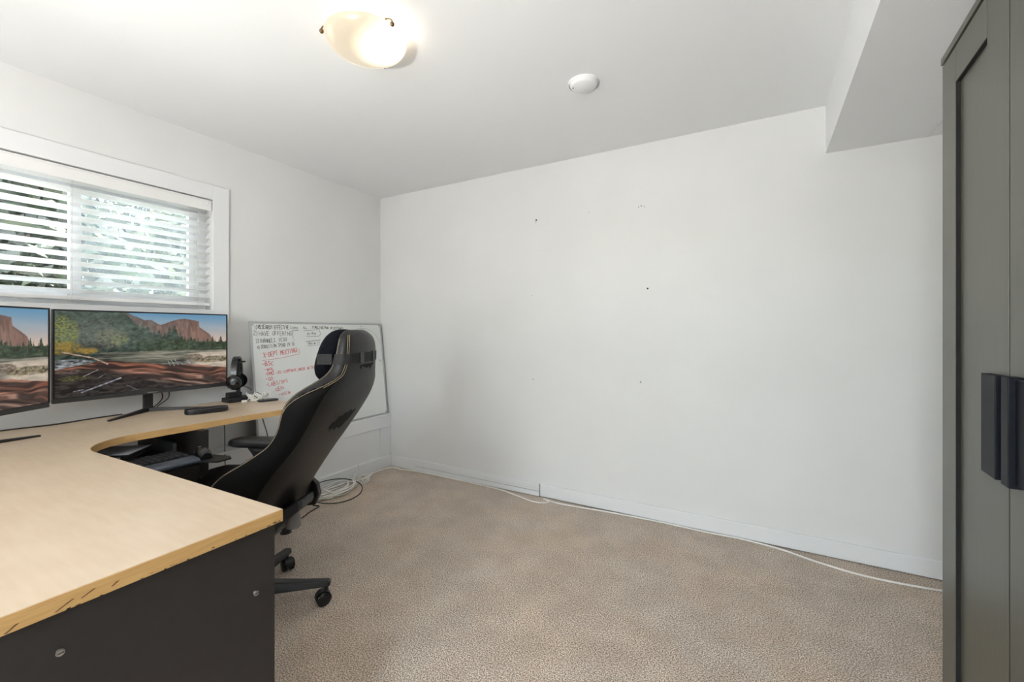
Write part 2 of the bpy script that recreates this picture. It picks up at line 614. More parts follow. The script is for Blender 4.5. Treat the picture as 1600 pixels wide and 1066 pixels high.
def wbox(name, x0, x1, y0, y1, z0, z1, m, parent=win, bev=0.0015):
    return MB().box(x0 - XL, x1 - XL, y0 - wy, y1 - wy, z0 - W_Z0, z1 - W_Z0).build(name, m, parent, bev=bev)


C = 0.088
wbox('casing', XL, XL + 0.016, W_Y1, W_Y1 + C, W_Z0 - C, W_Z1 + C, TRIM)
wbox('casing', XL, XL + 0.016, W_Y0 - C, W_Y0, W_Z0 - C, W_Z1 + C, TRIM)
wbox('casing', XL, XL + 0.016, W_Y0, W_Y1, W_Z1, W_Z1 + C, TRIM)
wbox('casing', XL, XL + 0.016, W_Y0, W_Y1, W_Z0 - C, W_Z0, TRIM)
fx0, fx1 = XL - 0.145, XL - 0.075
wbox('frame', fx0, fx1, W_Y1 - 0.045, W_Y1, W_Z0, W_Z1, VINYL)
wbox('frame', fx0, fx1, W_Y0, W_Y0 + 0.045, W_Z0, W_Z1, VINYL)
wbox('frame', fx0, fx1, W_Y0 + 0.045, W_Y1 - 0.045, W_Z1 - 0.045, W_Z1, VINYL)
wbox('frame', fx0, fx1, W_Y0 + 0.045, W_Y1 - 0.045, W_Z0, W_Z0 + 0.04, VINYL)
# sliding sash on the right, fixed light on the left
ms0, ms1 = 0.755, 0.805
for (y0, y1, xa, xb) in ((ms0, W_Y1 - 0.045, XL - 0.105, XL - 0.080), (W_Y0 + 0.045, ms1, XL - 0.140, XL - 0.112)):
    s = wbox('sash', xa, xb, y0, y0 + 0.042, W_Z0 + 0.04, W_Z1 - 0.045, VINYL)
    b2 = MB()
    b2.box(xa - XL, xb - XL, y1 - 0.042 - wy, y1 - wy, 0.04, W_Z1 - 0.045 - W_Z0)
    b2.box(xa - XL, xb - XL, y0 + 0.042 - wy, y1 - 0.042 - wy, 0.04, 0.078)
    b2.box(xa - XL, xb - XL, y0 + 0.042 - wy, y1 - 0.042 - wy, W_Z1 - W_Z0 - 0.083, W_Z1 - W_Z0 - 0.045)
    b2.build('sash_rail', VINYL, win)
    xm = (xa + xb) / 2
    wbox('glass_pane', xm - 0.003, xm + 0.003, y0 + 0.042, y1 - 0.042, W_Z0 + 0.078, W_Z1 - 0.083, GLASS, bev=0)
wbox('insect_screen', XL - 0.1445, XL - 0.1435, ms1, W_Y1 - 0.045, W_Z0 + 0.04, W_Z1 - 0.045, SCREENMESH, bev=0)
wbox('sash_latch', XL - 0.080, XL - 0.072, ms0 + 0.008, ms0 + 0.030, 1.56, 1.64, VINYL)

# unseen glass door added behind the camera to let in fill daylight
gd = thing('fill_door', 'unseen white framed glass door added for fill daylight', 'door', ((GX0 + GX1) / 2, YF - 0.05, 0))
struct(gd)
gw = (GX1 - GX0) / 2
for x0, x1, z0, z1 in ((-gw, -gw + 0.06, 0.0, GZ1), (gw - 0.06, gw, 0.0, GZ1), (-gw + 0.06, gw - 0.06, 0.0, 0.06), (-gw + 0.06, gw - 0.06, GZ1 - 0.06, GZ1)):
    MB().box(x0, x1, -0.04, 0.04, z0, z1).build('door_frame', VINYL, gd, bev=0.002)
for x0, x1 in ((-gw + 0.06, gw - 0.06),):
    MB().box(x0, x1, -0.003, 0.003, 0.06, GZ1 - 0.06).build('glass_pane', GLASS, gd)
MB().box(gw - 0.036, gw - 0.024, 0.04, 0.065, 0.95, 1.15).build('door_handle', STEEL, gd, bev=0.002)

# ------------------------------------------------------------------ blind
BY0, BY1 = W_Y0 + 0.008, W_Y1 - 0.007
blind = thing('window_blind', 'white horizontal slat blind half open in the window', 'blind', (XL - 0.030, (BY0 + BY1) / 2, W_Z0))
bw = (BY1 - BY0) / 2
MB().box(-0.026, 0.026, -bw, bw, 1.895 - W_Z0, 1.938 - W_Z0).build('head_rail', BLINDW, blind, bev=0.003)
val = MB().box(0.030, 0.037, -bw - 0.002, bw + 0.002, 1.876 - W_Z0, 1.940 - W_Z0).build('valance', BLINDW, blind, bev=0.003)
MB().box(0.036, 0.040, -bw - 0.002, bw + 0.002, 1.930 - W_Z0, 1.936 - W_Z0).build('valance_lip', BLINDW, val, bev=0.001)
MB().box(0.0365, 0.042, bw - 0.034, bw - 0.020, 1.905 - W_Z0, 1.932 - W_Z0).build('valance_clip', VINYL, val, bev=0.001)
TILT = rad(19)
sl = MB()
pr = []
for k in range(7):                                # slightly crowned slat profile
    t = -0.025 + 0.05 * k / 6
    pr.append((t, 0.0022 * (1 - (t / 0.025) ** 2)))
prof = pr + [(p[0], p[1] - 0.0028) for p in reversed(pr)]
ct, st = math.cos(TILT), math.sin(TILT)
prof = [(x * ct - z * st, x * st + z * ct) for x, z in prof]
sl.rows([[(x, -bw, z) for x, z in prof], [(x, bw, z) for x, z in prof]])
slat0 = sl.build('slat', SLAT, blind, smooth=True)
SP = 0.0443
zs = [1.352 + SP * i - W_Z0 for i in range(13)]
slat0.location = (0, 0, zs[0])
for z in zs[1:]:
    c = dup(slat0, blind)
    c.location = (0, 0, z)
MB().box(-0.025, 0.025, -bw, bw, 1.308 - W_Z0, 1.326 - W_Z0).build('bottom_rail', BLINDW, blind, bev=0.004)
for y in (-bw + 0.13, -0.03, bw - 0.062):
    for x in (-0.027, 0.027):
        MB().cyl((x, y, 1.31 - W_Z0), (x, y, 1.90 - W_Z0), 0.0011, n=6).build('ladder_cord', CORDW, blind)
    MB().cyl((0.026, y + 0.004, 1.316 - W_Z0), (0.030, y + 0.004, 1.316 - W_Z0), 0.006, n=12).build('cord_button', VINYL, blind)
# loose ends of the cords bunched on the sill
for y, s in ((-bw + 0.35, 1), (-0.03, -1), (bw - 0.07, 1)):
    MB().tube([(0.028, y, 0.026), (0.040, y + 0.02 * s, 0.014), (0.034, y + 0.05 * s, 0.006), (0.042, y + 0.02 * s, 0.004), (0.036, y - 0.03 * s, 0.005)], 0.0013, 5).build('cord_end', CORDW, blind)

# ------------------------------------------------------------------ outdoors
struct(MB().box(-40, 40, -40, YF - 0.12, -0.12, -0.04).build('ground_bounce_patio', mat('pale_bounce_paving', (206, 202, 194), 0.9, noise=(3, (196, 191, 182), 4))), 'unseen pale ground added outside the fill door to bounce light', 'ground')  # added out of view, pale so sunlight bounces up to the ceiling
struct(MB().box(-40, XL - WT - 0.02, YF - 0.1, 30, 0.30, 0.40).build('ground_outside', BOUNCE_GROUND), 'unseen ground outside the window, made pale to bounce light', 'ground')


def tree(seed, x, y, h, r, leaf, label, kind='round', n=2600, ls=0.09):
    rng = np.random.default_rng(seed)
    root = thing('tree', label, 'tree', (x, y, 0.40), 0, 'trees outside the window')
    MB().tube([(0, 0, -0.1), (0.04, 0.02, h * 0.35), (-0.03, 0.05, h * 0.7), (0, 0, h * 0.95)], 0.05 + 0.012 * h, 8).build('trunk', BARK, root, smooth=True)
    if kind == 'round':
        nb = 46
        cen = rng.normal(size=(nb, 3))
        cen /= np.linalg.norm(cen, axis=1)[:, None]
        cen *= (rng.random(nb) ** 0.45)[:, None] * np.array([r, r, h * 0.45])
        cen[:, 2] += h * 0.52
        sz = r * 0.3
        p = cen[rng.integers(0, nb, n)] + rng.normal(size=(n, 3)) * sz * 0.55
    else:
        t = rng.random(n) ** 0.75
        z = h * (0.08 + 0.92 * (1 - t))
        rr = r * t * (0.55 + 0.45 * rng.random(n))
        a = rng.random(n) * 6.283
        z = np.round(z / 0.16) * 0.16 + rng.normal(size=n) * 0.035 - rr * 0.25
        p = np.stack([rr * np.cos(a), rr * np.sin(a), z], 1)
    d = rng.normal(size=(n, 3))
    d /= np.linalg.norm(d, axis=1)[:, None]
    e = np.cross(d, rng.normal(size=(n, 3)))
    e /= np.linalg.norm(e, axis=1)[:, None]
    s = ls * (0.6 + 0.8 * rng.random(n))[:, None]
    V = np.stack([p - d * s, p + e * s * 0.45, p + d * s, p - e * s * 0.45], 1).reshape(-1, 3)
    me = bpy.data.meshes.new('foliage')
    me.from_pydata(V.tolist(), [], [(4 * i, 4 * i + 1, 4 * i + 2, 4 * i + 3) for i in range(n)])
    me.materials.append(leaf)
    o = bpy.data.objects.new('foliage', me)
    COL.objects.link(o)
    o.parent = root
    return root


tree(1, -5.2, 1.05, 3.4, 0.72, LEAF_A, 'dark leafy tree seen through the left window pane', n=4200)
tree(2, -7.2, 2.75, 2.6, 0.70, LEAF_B, 'yellow green bushy tree seen through the right window pane', n=3600)
tree(3, -9.7, 3.95, 4.0, 0.85, LEAF_C, 'pale blue green tree seen behind the bushy yellow green one', n=4200)
tree(4, -13.6, 3.3, 6.4, 1.4, LEAF_A, 'tall dark conifer standing farthest behind the right pane', 'cone', n=5200, ls=0.12)
tree(7, -9.4, 0.45, 6.2, 1.2, LEAF_C, 'tall pale conifer behind the dark left pane tree', 'cone', n=4200, ls=0.13)

# ------------------------------------------------------------------ ceiling lamp and detector


def bowl_mat():
    m = bpy.data.materials.new('frosted_lamp_glass')
    m.use_nodes = True
    nt = m.node_tree
    b = nt.nodes['Principled BSDF']
    b.inputs['Base Color'].default_value = (*lin((128, 118, 102)), 1)
    b.inputs['Roughness'].default_value = 0.25
    tc = nt.nodes.new('ShaderNodeTexCoord')
    d = nt.nodes.new('ShaderNodeVectorMath')
    d.operation = 'DISTANCE'
    d.inputs[1].default_value = (0.085, 0.030, -0.085)    # bulb behind the glass
    nt.links.new(tc.outputs['Object'], d.inputs[0])
    n = nt.nodes.new('ShaderNodeTexNoise')
    n.inputs['Scale'].default_value = 9
    nt.links.new(tc.outputs['Object'], n.inputs['Vector'])
    r = nt.nodes.new('ShaderNodeMapRange')
    r.interpolation_type = 'SMOOTHSTEP'
    r.inputs['From Min'].default_value = 0.0
    r.inputs['From Max'].default_value = 0.15
    r.inputs['To Min'].default_value = 3.2
    r.inputs['To Max'].default_value = 0.62
    nt.links.new(d.outputs['Value'], r.inputs['Value'])
    cr = nt.nodes.new('ShaderNodeValToRGB')
    cr.color_ramp.elements[0].color = (1.0, 0.84, 0.60, 1)
    cr.color_ramp.elements[1].color = (1.0, 0.90, 0.74, 1)
    nt.links.new(n.outputs['Fac'], cr.inputs['Fac'])
    nt.links.new(cr.outputs['Color'], b.inputs['Emission Color'])
    nt.links.new(r.outputs['Result'], b.inputs['Emission Strength'])
    return m


LAMPX, LAMPY = -1.28, 1.15
lamp = thing('ceiling_lamp', 'lit frosted glass bowl ceiling lamp with metal clips', 'lamp', (LAMPX, LAMPY, ZC))
MB().lathe([(0.0, -0.016), (0.112, -0.016), (0.118, -0.010), (0.118, 0.0), (0.0, 0.0)], 40).build('ceiling_plate', TRIM, lamp, smooth=True)
R = 0.149
bp_ = [(R * math.sin(t), -0.042 - 0.056 * math.cos(t)) for t in np.linspace(0.001, math.pi / 2, 16)]
bp_ += [(R + 0.002, -0.039), (R - 0.003, -0.038)]
bp_ += [((R - 0.004) * math.sin(t), -0.041 - 0.052 * math.cos(t)) for t in np.linspace(math.pi / 2, 0.001, 16)]
MB().lathe(bp_, 48).build('glass_bowl', bowl_mat(), lamp, smooth=True)
for a in (rad(230), rad(353), rad(110)):
    c, s = math.cos(a), math.sin(a)
    cl = MB().tube([(0.116 * c, 0.116 * s, -0.010), (0.140 * c, 0.140 * s, -0.018), (0.155 * c, 0.155 * s, -0.030), (0.156 * c, 0.156 * s, -0.046)], 0.003, 6).build('clip', BRASS, lamp, smooth=True)
    MB().ellip((0.157 * c, 0.157 * s, -0.044), (0.008, 0.008, 0.009), n=12, m=8).build('clip_knob', BRASS, cl, smooth=True)
bl = bpy.data.lights.new('lamp_bulb', 'POINT')
bl.energy = 1.0
bl.color = (1.0, 0.86, 0.68)
bl.shadow_soft_size = 0.03
blo = bpy.data.objects.new('lamp_bulb', bl)
COL.objects.link(blo)
blo.parent = lamp
blo.location = (0.085, 0.030, -0.040)

det = thing('smoke_detector', 'small round white detector disc on the ceiling', 'detector', (-0.663, 1.889, ZC))
MB().lathe([(0.0, -0.022), (0.052, -0.021), (0.060, -0.016), (0.066, -0.006), (0.068, 0.0)], 40).build('cover', CEIL, det, smooth=True)
MB().lathe([(0.069, -0.008), (0.071, -0.005), (0.071, 0.0)], 40).build('base_ring', CEIL, det, smooth=True)
MB().cyl((-0.045, -0.02, -0.0235), (-0.045, -0.02, -0.0195), 0.003, n=10).build('indicator', GREYP, det)

# unseen uplighter added behind the camera to brighten the ceiling
ul = thing('fill_uplighter', 'unseen low white uplighter added behind the camera as fill', 'lamp', (UPX, UPY, 0))
MB().lathe([(0.0, 0.0), (0.14, 0.0), (0.14, 0.012), (0.02, 0.03), (0.0, 0.03)], 32).build('base', TRIM, ul, smooth=True)
MB().cyl((0, 0, 0.02), (0, 0, 0.80), 0.012, n=16).build('pole', TRIM, ul, smooth=True)
MB().lathe([(0.0, 0.79), (0.08, 0.80), (0.16, 0.83), (0.20, 0.88), (0.206, 0.88), (0.164, 0.825), (0.08, 0.79)], 36).build('shade', TRIM, ul, smooth=True)
upl = bpy.data.lights.new('fill_light', 'AREA')
upl.shape = 'DISK'
upl.size = 0.34
upl.energy = UP_W
upl.color = (1.0, 0.985, 0.955)
upo = bpy.data.objects.new('fill_light', upl)
COL.objects.link(upo)
upo.parent = ul
upo.location = (0, 0, 0.866)
upo.rotation_euler = (math.pi, 0, 0)

# ------------------------------------------------------------------ desk
DZ = 0.74
desk = thing('corner_desk', 'large maple topped corner desk with charcoal side panels', 'desk', (-2.2, 0.55, 0))
dxo, dyo = -2.2, 0.55
XE, YFE, YNE, XFE, XBK, YSEAM, YEND = -0.956, 0.590, -0.12, -2.176, -2.742, 1.178, 1.552


def dl(p):
    return (p[0] - dxo, p[1] - dyo)


rc = 0.19
curve = [(XFE + rc + rc * math.cos(t) * -1.0, YFE - 0.012 + rc - rc * math.sin(t)) for t in np.linspace(math.pi / 2, 0, 14)]
# outline, counter-clockwise from the near right corner
top_poly = [(XE, YNE), (XE, YFE + 0.018)] + curve + [(XFE + 0.004, YSEAM - 0.0015), (XBK, YSEAM - 0.0015), (XBK, YNE)]
top_poly = [dl(p) for p in top_poly]
MB().prism(top_poly, DZ - 0.029, DZ).build('tabletop', MAPLE, desk, bev=0.0012)
ext_poly = [dl(p) for p in ((XFE + 0.006, YSEAM + 0.0015), (XFE + 0.022, YEND), (XBK, YEND), (XBK, YSEAM + 0.0015))]
MB().prism(ext_poly, DZ - 0.029, DZ).build('tabletop_extension', MAPLE, desk, bev=0.0012)


def band(poly, closed, name='edge_band'):
    """1 mm edge strip round a run of the outline"""
    b = MB()
    P = [Vector(p) for p in poly]
    n = len(P)
    for i in range(n if closed else n - 1):
        a, c = P[i], P[(i + 1) % n]
        d = (c - a).normalized()
        nr = Vector((-d.y, d.x)) * -1          # outward for this winding is to the left of travel reversed
        nr = -nr
        e = 0.0012
        b.add([(a.x, a.y, DZ - 0.0285), (c.x, c.y, DZ - 0.0285), (c.x, c.y, DZ - 0.001), (a.x, a.y, DZ - 0.001),
               (a.x + nr.x * e, a.y + nr.y * e, DZ - 0.0285), (c.x + nr.x * e, c.y + nr.y * e, DZ - 0.0285), (c.x + nr.x * e, c.y + nr.y * e, DZ - 0.001), (a.x + nr.x * e, a.y + nr.y * e, DZ - 0.001)],
              [(4, 5, 6, 7), (0, 1, 5, 4), (2, 3, 7, 6), (1, 2, 6, 5), (3, 0, 4, 7)])
    return b.build(name, EDGE, desk)


k = 2 + len(curve)
# the chair-facing run: from the right end round the curve to the seam; winding is clockwise there
run = [top_poly[i] for i in range(1, k + 1)]


def band2(run, side):
    b = MB()
    for i in range(len(run) - 1):
        a, c = Vector(run[i]), Vector(run[i + 1])
        d = (c - a).normalized()
        nr = Vector((d.y, -d.x)) * side
        e = 0.0012
        z0, z1 = DZ - 0.0288, DZ - 0.0012
        A, Cc = a + nr * e, c + nr * e
        b.add([(a.x, a.y, z0), (c.x, c.y, z0), (c.x, c.y, z1), (a.x, a.y, z1), (A.x, A.y, z0), (Cc.x, Cc.y, z0), (Cc.x, Cc.y, z1), (A.x, A.y, z1)],
              [(4, 5, 6, 7), (0, 1, 5, 4), (2, 3, 7, 6), (1, 2, 6, 5), (3, 0, 4, 7)])
    return b.build('edge_band', EDGE, desk)


band2(run, 1)
eb = band2([top_poly[0], top_poly[1]], 1)
band2([ext_poly[0], ext_poly[1], ext_poly[2]], 1)
# chipped dark spots along the worn near edge
rnd = random.Random(5)
for i in range(22):
    yy = YFE + 0.010 - (rnd.random() ** 2.2) * 0.40
    w, hh = 0.0015 + 0.003 * rnd.random() * (1 if yy > 0.5 else 0.7), 0.0008 + 0.0022 * rnd.random()
    z0 = DZ - 0.0285 + (rnd.random() ** 3) * 0.004
    x0 = XE - dxo + 0.0010
    pts = [(x0 + 0.0006, yy - dyo + w * a, z0 + hh * b) for a, b in ((-1, 0), (-0.4, 0.7), (0.1, 0.4), (0.6, 1.0), (1, 0.1), (0.2, -0.1))]
    MB().add(pts, [(0, 5, 4, 3, 2, 1)]).build('edge_chip', TORN, eb)
SCRATCH = mat('worn_edge_scratch', (120, 88, 52), 0.8, noise=(120, (84, 60, 36), 2))
for (y0, y1, za, zb) in ((0.232, 0.256, -0.025, -0.015), (0.262, 0.282, -0.019, -0.012), (0.180, 0.196, -0.027, -0.019), (0.300, 0.312, -0.020, -0.015)):
    x0 = XE - dxo + 0.0016
    MB().add([(x0, y0 - dyo, DZ + za), (x0, y0 + 0.003 - dyo, DZ + za - 0.0008), (x0, y1 - dyo, DZ + zb), (x0, y1 - 0.004 - dyo, DZ + zb + 0.0006)], [(0, 1, 2, 3)]).build('edge_chip', SCRATCH, eb)

# panels under the top
MB().box(-0.984 - dxo, -0.966 - dxo, YNE + 0.02 - dyo, 0.596 - dyo, 0.012, DZ - 0.029).build('end_panel', CHAR, desk, bev=0.001)
MB().box(-2.70 - dxo, -2.130 - dxo, 0.975 - dyo, 1.007 - dyo, 0.012, DZ - 0.029).build('side_panel', CHAR, desk, bev=0.001)
MB().box(-2.66 - dxo, -0.984 - dxo, -0.06 - dyo, -0.042 - dyo, 0.30, DZ - 0.029).build('modesty_panel', CHAR, desk, bev=0.001)
MB().cyl((-2.31 - dxo, 1.49 - dyo, 0.0), (-2.31 - dxo, 1.49 - dyo, DZ - 0.029), 0.020, n=20).build('support_leg', CHAR, desk, smooth=True)
MB().lathe([(0.0, 0.0), (0.03, 0.0), (0.03, 0.006), (0.0, 0.006)], 20, Matrix.Translation((-2.31 - dxo, 1.49 - dyo, 0))).build('leg_foot', BLACKP, desk)
for y, z in ((0.549, 0.572), (0.240, 0.645)):
    b = MB().cyl((-0.9665 - dxo, y - dyo, z), (-0.959 - dxo, y - dyo, z), 0.0032, n=12)
    b.cyl((-0.959 - dxo, y - dyo, z), (-0.9565 - dxo, y - dyo, z), 0.0058, 0.0050, n=12)
    bo = b.build('cam_bolt', STEEL, desk, smooth=True)
    MB().box(-0.9566 - dxo, -0.9562 - dxo, y - 0.004 - dyo, y + 0.004 - dyo, z - 0.0008, z + 0.0008).build('screw_slot', DARKH, bo)
# keyboard tray
TZ = 0.612
tray = MB().box(-2.50 - dxo, -1.992 - dxo, 0.30 - dyo, 0.925 - dyo, TZ - 0.014, TZ).build('keyboard_tray', BLACKP, desk, bev=0.003)
MB().prism([dl(p) for p in ((-2.125, 0.925), (-1.992, 0.900), (-1.925, 0.945), (-1.930, 1.000), (-1.965, 1.012), (-2.115, 0.968))], TZ - 0.003, TZ + 0.004).build('mouse_platform', BLACKP, tray, bev=0.001)
for y in (0.36, 0.90):
    MB().box(-2.55 - dxo, -2.205 - dxo, y - dyo, y + 0.014 - dyo, TZ, TZ + 0.05).build('slide_rail', DGREYP, tray)
    MB().box(-2.35 - dxo, -2.32 - dxo, y - dyo, y + 0.014 - dyo, TZ + 0.05, DZ - 0.029).build('tray_bracket', DGREYP, tray)

# ------------------------------------------------------------------ things on the tray
kb = thing('keyboard', 'black keyboard with grey wrist rest on the sliding tray', 'keyboard', (-2.09, 0.69, TZ))
MB().box(-0.098, 0.036, -0.22, 0.22, 0.0, 0.014).build('case', BLACKP, kb, bev=0.004)
kk = MB()
for r in range(6):
    for c in range(19):
        x = -0.091 + r * 0.0208
        y = -0.2105 + c * 0.0222
        kk.box(x, x + 0.0155, y, y + 0.0175, 0.0135, 0.024)
        kk.box(x + 0.002, x + 0.013, y + 0.002, y + 0.0155, 0.024, 0.026)
ko = kk.build('keys', DGREYP, kb)
ko['kind'] = 'stuff'
wr = MB().rows([[(0.038, y, 0.0), (0.104, y, 0.0), (0.104, y, 0.010), (0.090, y, 0.017), (0.050, y, 0.020), (0.038, y, 0.019)] for y in (-0.22, 0.22)]).build('wrist_rest', mat('grey_wrist_rest', (60, 66, 76), 0.5, noise=(40, (54, 60, 70), 2)), kb, bev=0.003)
MB().cyl((0.098, 0.02, 0.010), (0.1052, 0.02, 0.010), 0.003, n=10).build('indicator_stud', STEEL, wr)

ms = thing('computer_mouse', 'black computer mouse on the tray platform', 'mouse', (-2.055, 0.945, TZ + 0.004), rad(-8))
Rw = []
for i in range(11):
    t = i / 10
    x = -0.06 + 0.12 * t
    w = 0.033 * math.sin(math.pi * (0.12 + 0.78 * t)) ** 0.4
    h = 0.010 + 0.032 * math.sin(math.pi * (0.10 + 0.75 * (t))) ** 0.9
    Rw.append([(x, w * math.cos(a), max(0.0, h * math.sin(a) if a <= math.pi else 0.0)) for a in np.linspace(0, math.pi, 13)])
MB().rows(Rw).build('body', GLOSSB, ms, smooth=True)
MB().cyl((-0.030, -0.004, 0.030), (-0.030, 0.004, 0.030), 0.009, n=14).build('scroll_wheel', GREYP, ms, smooth=True)

dk = thing('docking_station', 'flat dark box with grey lid raised behind the keyboard', 'docking station', (-2.273, 0.715, TZ), rad(131.3))
MB().box(-0.077, 0.077, -0.105, 0.105, 0.034, 0.055).build('body', BLACKP, dk, bev=0.002)
MB().box(-0.076, 0.076, -0.104, 0.104, 0.055, 0.0565).build('lid', mat('brushed_grey_lid', (176, 179, 188), 0.3, metal=0.0, noise=(12, (160, 163, 172), 3, (1, 20, 1))), dk, bev=0.0006)
MB().rows([[(-0.034, -0.034, 0.0), (0.034, -0.034, 0.0), (0.034, 0.034, 0.0), (-0.034, 0.034, 0.0)], [(-0.022, -0.022, 0.034), (0.022, -0.022, 0.034), (0.022, 0.022, 0.034), (-0.022, 0.022, 0.034)]]).build('pedestal', GREYP, dk, bev=0.003)
for y in (-0.07, 0.07):
    MB().box(-0.081, -0.077, y - 0.008, y + 0.008, 0.030, 0.046).build('side_hook', GREYP, dk, bev=0.001)


# ------------------------------------------------------------------ monitors
def picture(W=480, H=270):
    U, V = np.meshgrid(np.linspace(0, 1, W), np.linspace(0, 1, H))

    def vn(fx, fy, seed, u=U, v=V):
        fx, fy = int(fx), int(fy)
        g = np.random.default_rng(seed).random((fy + 3, fx + 3))
        x = np.clip(u, 0, 1) * fx
        y = np.clip(v, 0, 1) * fy
        xi, yi = np.floor(x).astype(int), np.floor(y).astype(int)
        a, b = x - xi, y - yi
        a, b = a * a * (3 - 2 * a), b * b * (3 - 2 * b)
        return (g[yi, xi] * (1 - a) + g[yi, xi + 1] * a) * (1 - b) + (g[yi + 1, xi] * (1 - a) + g[yi + 1, xi + 1] * a) * b

    def fbm(fx, fy, seed, u=U, v=V):
        return 0.45 * vn(fx, fy, seed, u, v) + 0.3 * vn(2 * fx, 2 * fy, seed + 1, u, v) + 0.25 * vn(4 * fx, 4 * fy, seed + 2, u, v)

    def con(x, k=1.8):
        return np.clip(0.5 + (x - 0.5) * k, 0, 1)

    def col(c):
        return np.array(c, float)[None, None, :]

    def shade(c, x, lo=0.55, hi=1.45):
        return col(c) * (lo + (hi - lo) * x)[..., None]

    def put(img, mask, c):
        m = np.clip(mask, 0, 1)[..., None]
        return img * (1 - m) + c * m

    def soft(x, w=0.006):
        return np.clip(0.5 + x / (2 * w), 0, 1)

    def ip(pts, u=U):
        return np.interp(u, [p[0] for p in pts], [p[1] for p in pts])

    def e(u, v, a, b):
        return 1 - ((U - u) / a) ** 2 - ((V - v) / b) ** 2
    # sky
    t = np.clip((V - 0.62) / 0.36, 0, 1)[..., None]
    img = col((236, 204, 184)) * (1 - t) + col((112, 164, 200)) * t
    img = put(img, np.clip(1 - np.abs(V - 0.90 + 0.25 * (U - 0.6)) / 0.07, 0, 1) * 0.35 * fbm(6, 12, 5), col((206, 208, 214)))
    # rock walls
    ridge = [(0.33, 1.05), (0.358, 1.0), (0.386, 0.967), (0.419, 0.944), (0.452, 0.91), (0.493, 0.913), (0.523, 0.872), (0.547, 0.849), (0.574, 0.864), (0.615, 0.9), (0.659, 0.928), (0.71, 0.938), (0.749, 0.926), (0.798, 0.908), (0.804, 0.821), (0.844, 0.769), (0.881, 0.713), (0.905, 0.62), (0.93, 0.3), (1, 0.3)]
    st_ = con(fbm(60, 7, 3))
    rock = shade((146, 116, 104), st_, 0.68, 1.2)
    rock = put(rock, con(fbm(26, 20, 6)) * 0.45, col((112, 98, 94)))
    rock = put(rock, soft(0.56 - U, 0.06) * 0.6 * con(fbm(22, 22, 8)), col((150, 146, 142)))
    rock = put(rock, soft(0.50 - U, 0.05) * 0.5 * con(fbm(16, 26, 9)), col((88, 92, 90)))
    rock = put(rock, soft(U - 0.74, 0.06) * 0.35, col((176, 128, 108)))
    rl = ip(ridge)
    rock = put(rock, soft(0.02 - (rl - V), 0.02) * 0.45, col((92, 80, 76)))
    img = put(img, soft(rl - V + 0.010 * (fbm(60, 3, 4) - 0.5), 0.004), rock)
    # forest: layered conifers, hazy on the left
    tl = ip([(0, 1.1), (0.33, 1.05), (0.36, 0.96), (0.42, 0.83), (0.5, 0.74), (0.553, 0.69), (0.6, 0.68), (0.68, 0.65), (0.8, 0.62), (0.9, 0.61), (1.0, 0.61)])
    rg = np.random.default_rng(17)
    spikes = np.zeros_like(U)
    big = [(0.605, 0.83, .026), (0.638, 0.855, .028), (0.575, 0.77, .024), (0.676, 0.74, .022), (0.749, 0.695, .022), (0.861, 0.67, .02), (0.96, 0.70, .026), (0.54, 0.80, .024), (0.51, 0.78, .024), (0.47, 0.84, .03), (0.44, 0.88, .03)]
    small = [(float(x), float(ip([(0.36, 0.9), (0.5, 0.74), (0.6, 0.70), (0.7, 0.68), (1, 0.645)], x)) + float(rg.normal() * 0.018), 0.013) for x in rg.uniform(0.40, 1.0, 60)]
    for uu, vv, w in big + small:
        d = np.abs(U - uu) / w + 0.25 * (vn(160, 90, 23) - 0.5)
        spikes = np.maximum(spikes, vv - d * 0.17)
    tl = np.maximum(tl, spikes)
    fo = con(fbm(48, 34, 30), 2.2)
    forest = shade((50, 62, 54), fo, 0.45, 1.5)
    haze = soft(0.64 - U, 0.18) * soft(V - 0.56, 0.12)
    forest = put(forest, haze * 0.55, shade((112, 128, 116), con(fbm(30, 24, 33)), 0.7, 1.25))
    forest = put(forest, soft(0.10 - np.abs(V - 0.56), 0.04) * soft(U - 0.45, 0.1) * 0.5, shade((84, 100, 66), con(fbm(60, 40, 36), 2.4), 0.5, 1.3))
    img = put(img, soft(tl - V, 0.004), forest)
    # bare grey trees, yellow leaves and bushes on the left bank
    fine = con(fbm(90, 70, 40), 3.0)
    img = put(img, np.clip(e(0.18, 0.74, 0.17, 0.22) * 1.4, 0, 1) * fine * 0.65, col((124, 126, 116)))
    img = put(img, np.clip(e(0.27, 0.68, 0.10, 0.14) * 1.8, 0, 1) * con(fbm(80, 60, 44), 3.0) * 0.8, col((146, 142, 118)))
    img = put(img, np.clip(e(0.315, 0.66, 0.06, 0.08) * 1.8, 0, 1) * con(fbm(80, 60, 47), 3.0) * 0.7, col((150, 158, 108)))
    img = put(img, np.clip(e(0.035, 0.75, 0.085, 0.22) * 2, 0, 1) * con(fbm(100, 80, 50), 4) * 0.85, col((158, 160, 78)))
    img = put(img, np.clip(e(0.045, 0.565, 0.10, 0.085) * 2.0, 0, 1) * (0.35 + 0.65 * con(fbm(90, 70, 54), 3)), col((170, 136, 58)))
    img = put(img, np.clip(e(0.155, 0.535, 0.055, 0.045) * 2.0, 0, 1) * (0.4 + 0.6 * con(fbm(90, 70, 57), 3)), col((186, 146, 60)))
    img = put(img, np.clip(e(0.19, 0.60, 0.10, 0.05) * 1.6, 0, 1) * 0.6 * con(fbm(70, 50, 59), 3), col((62, 58, 54)))
    # river flat with gravel bars
    img = put(img, soft(0.505 - V + 0.012 * (fbm(24, 4, 60) - 0.5), 0.006) * soft(U - 0.2, 0.02), shade((96, 98, 86), con(fbm(8, 60, 61), 2.4), 0.5, 1.5))
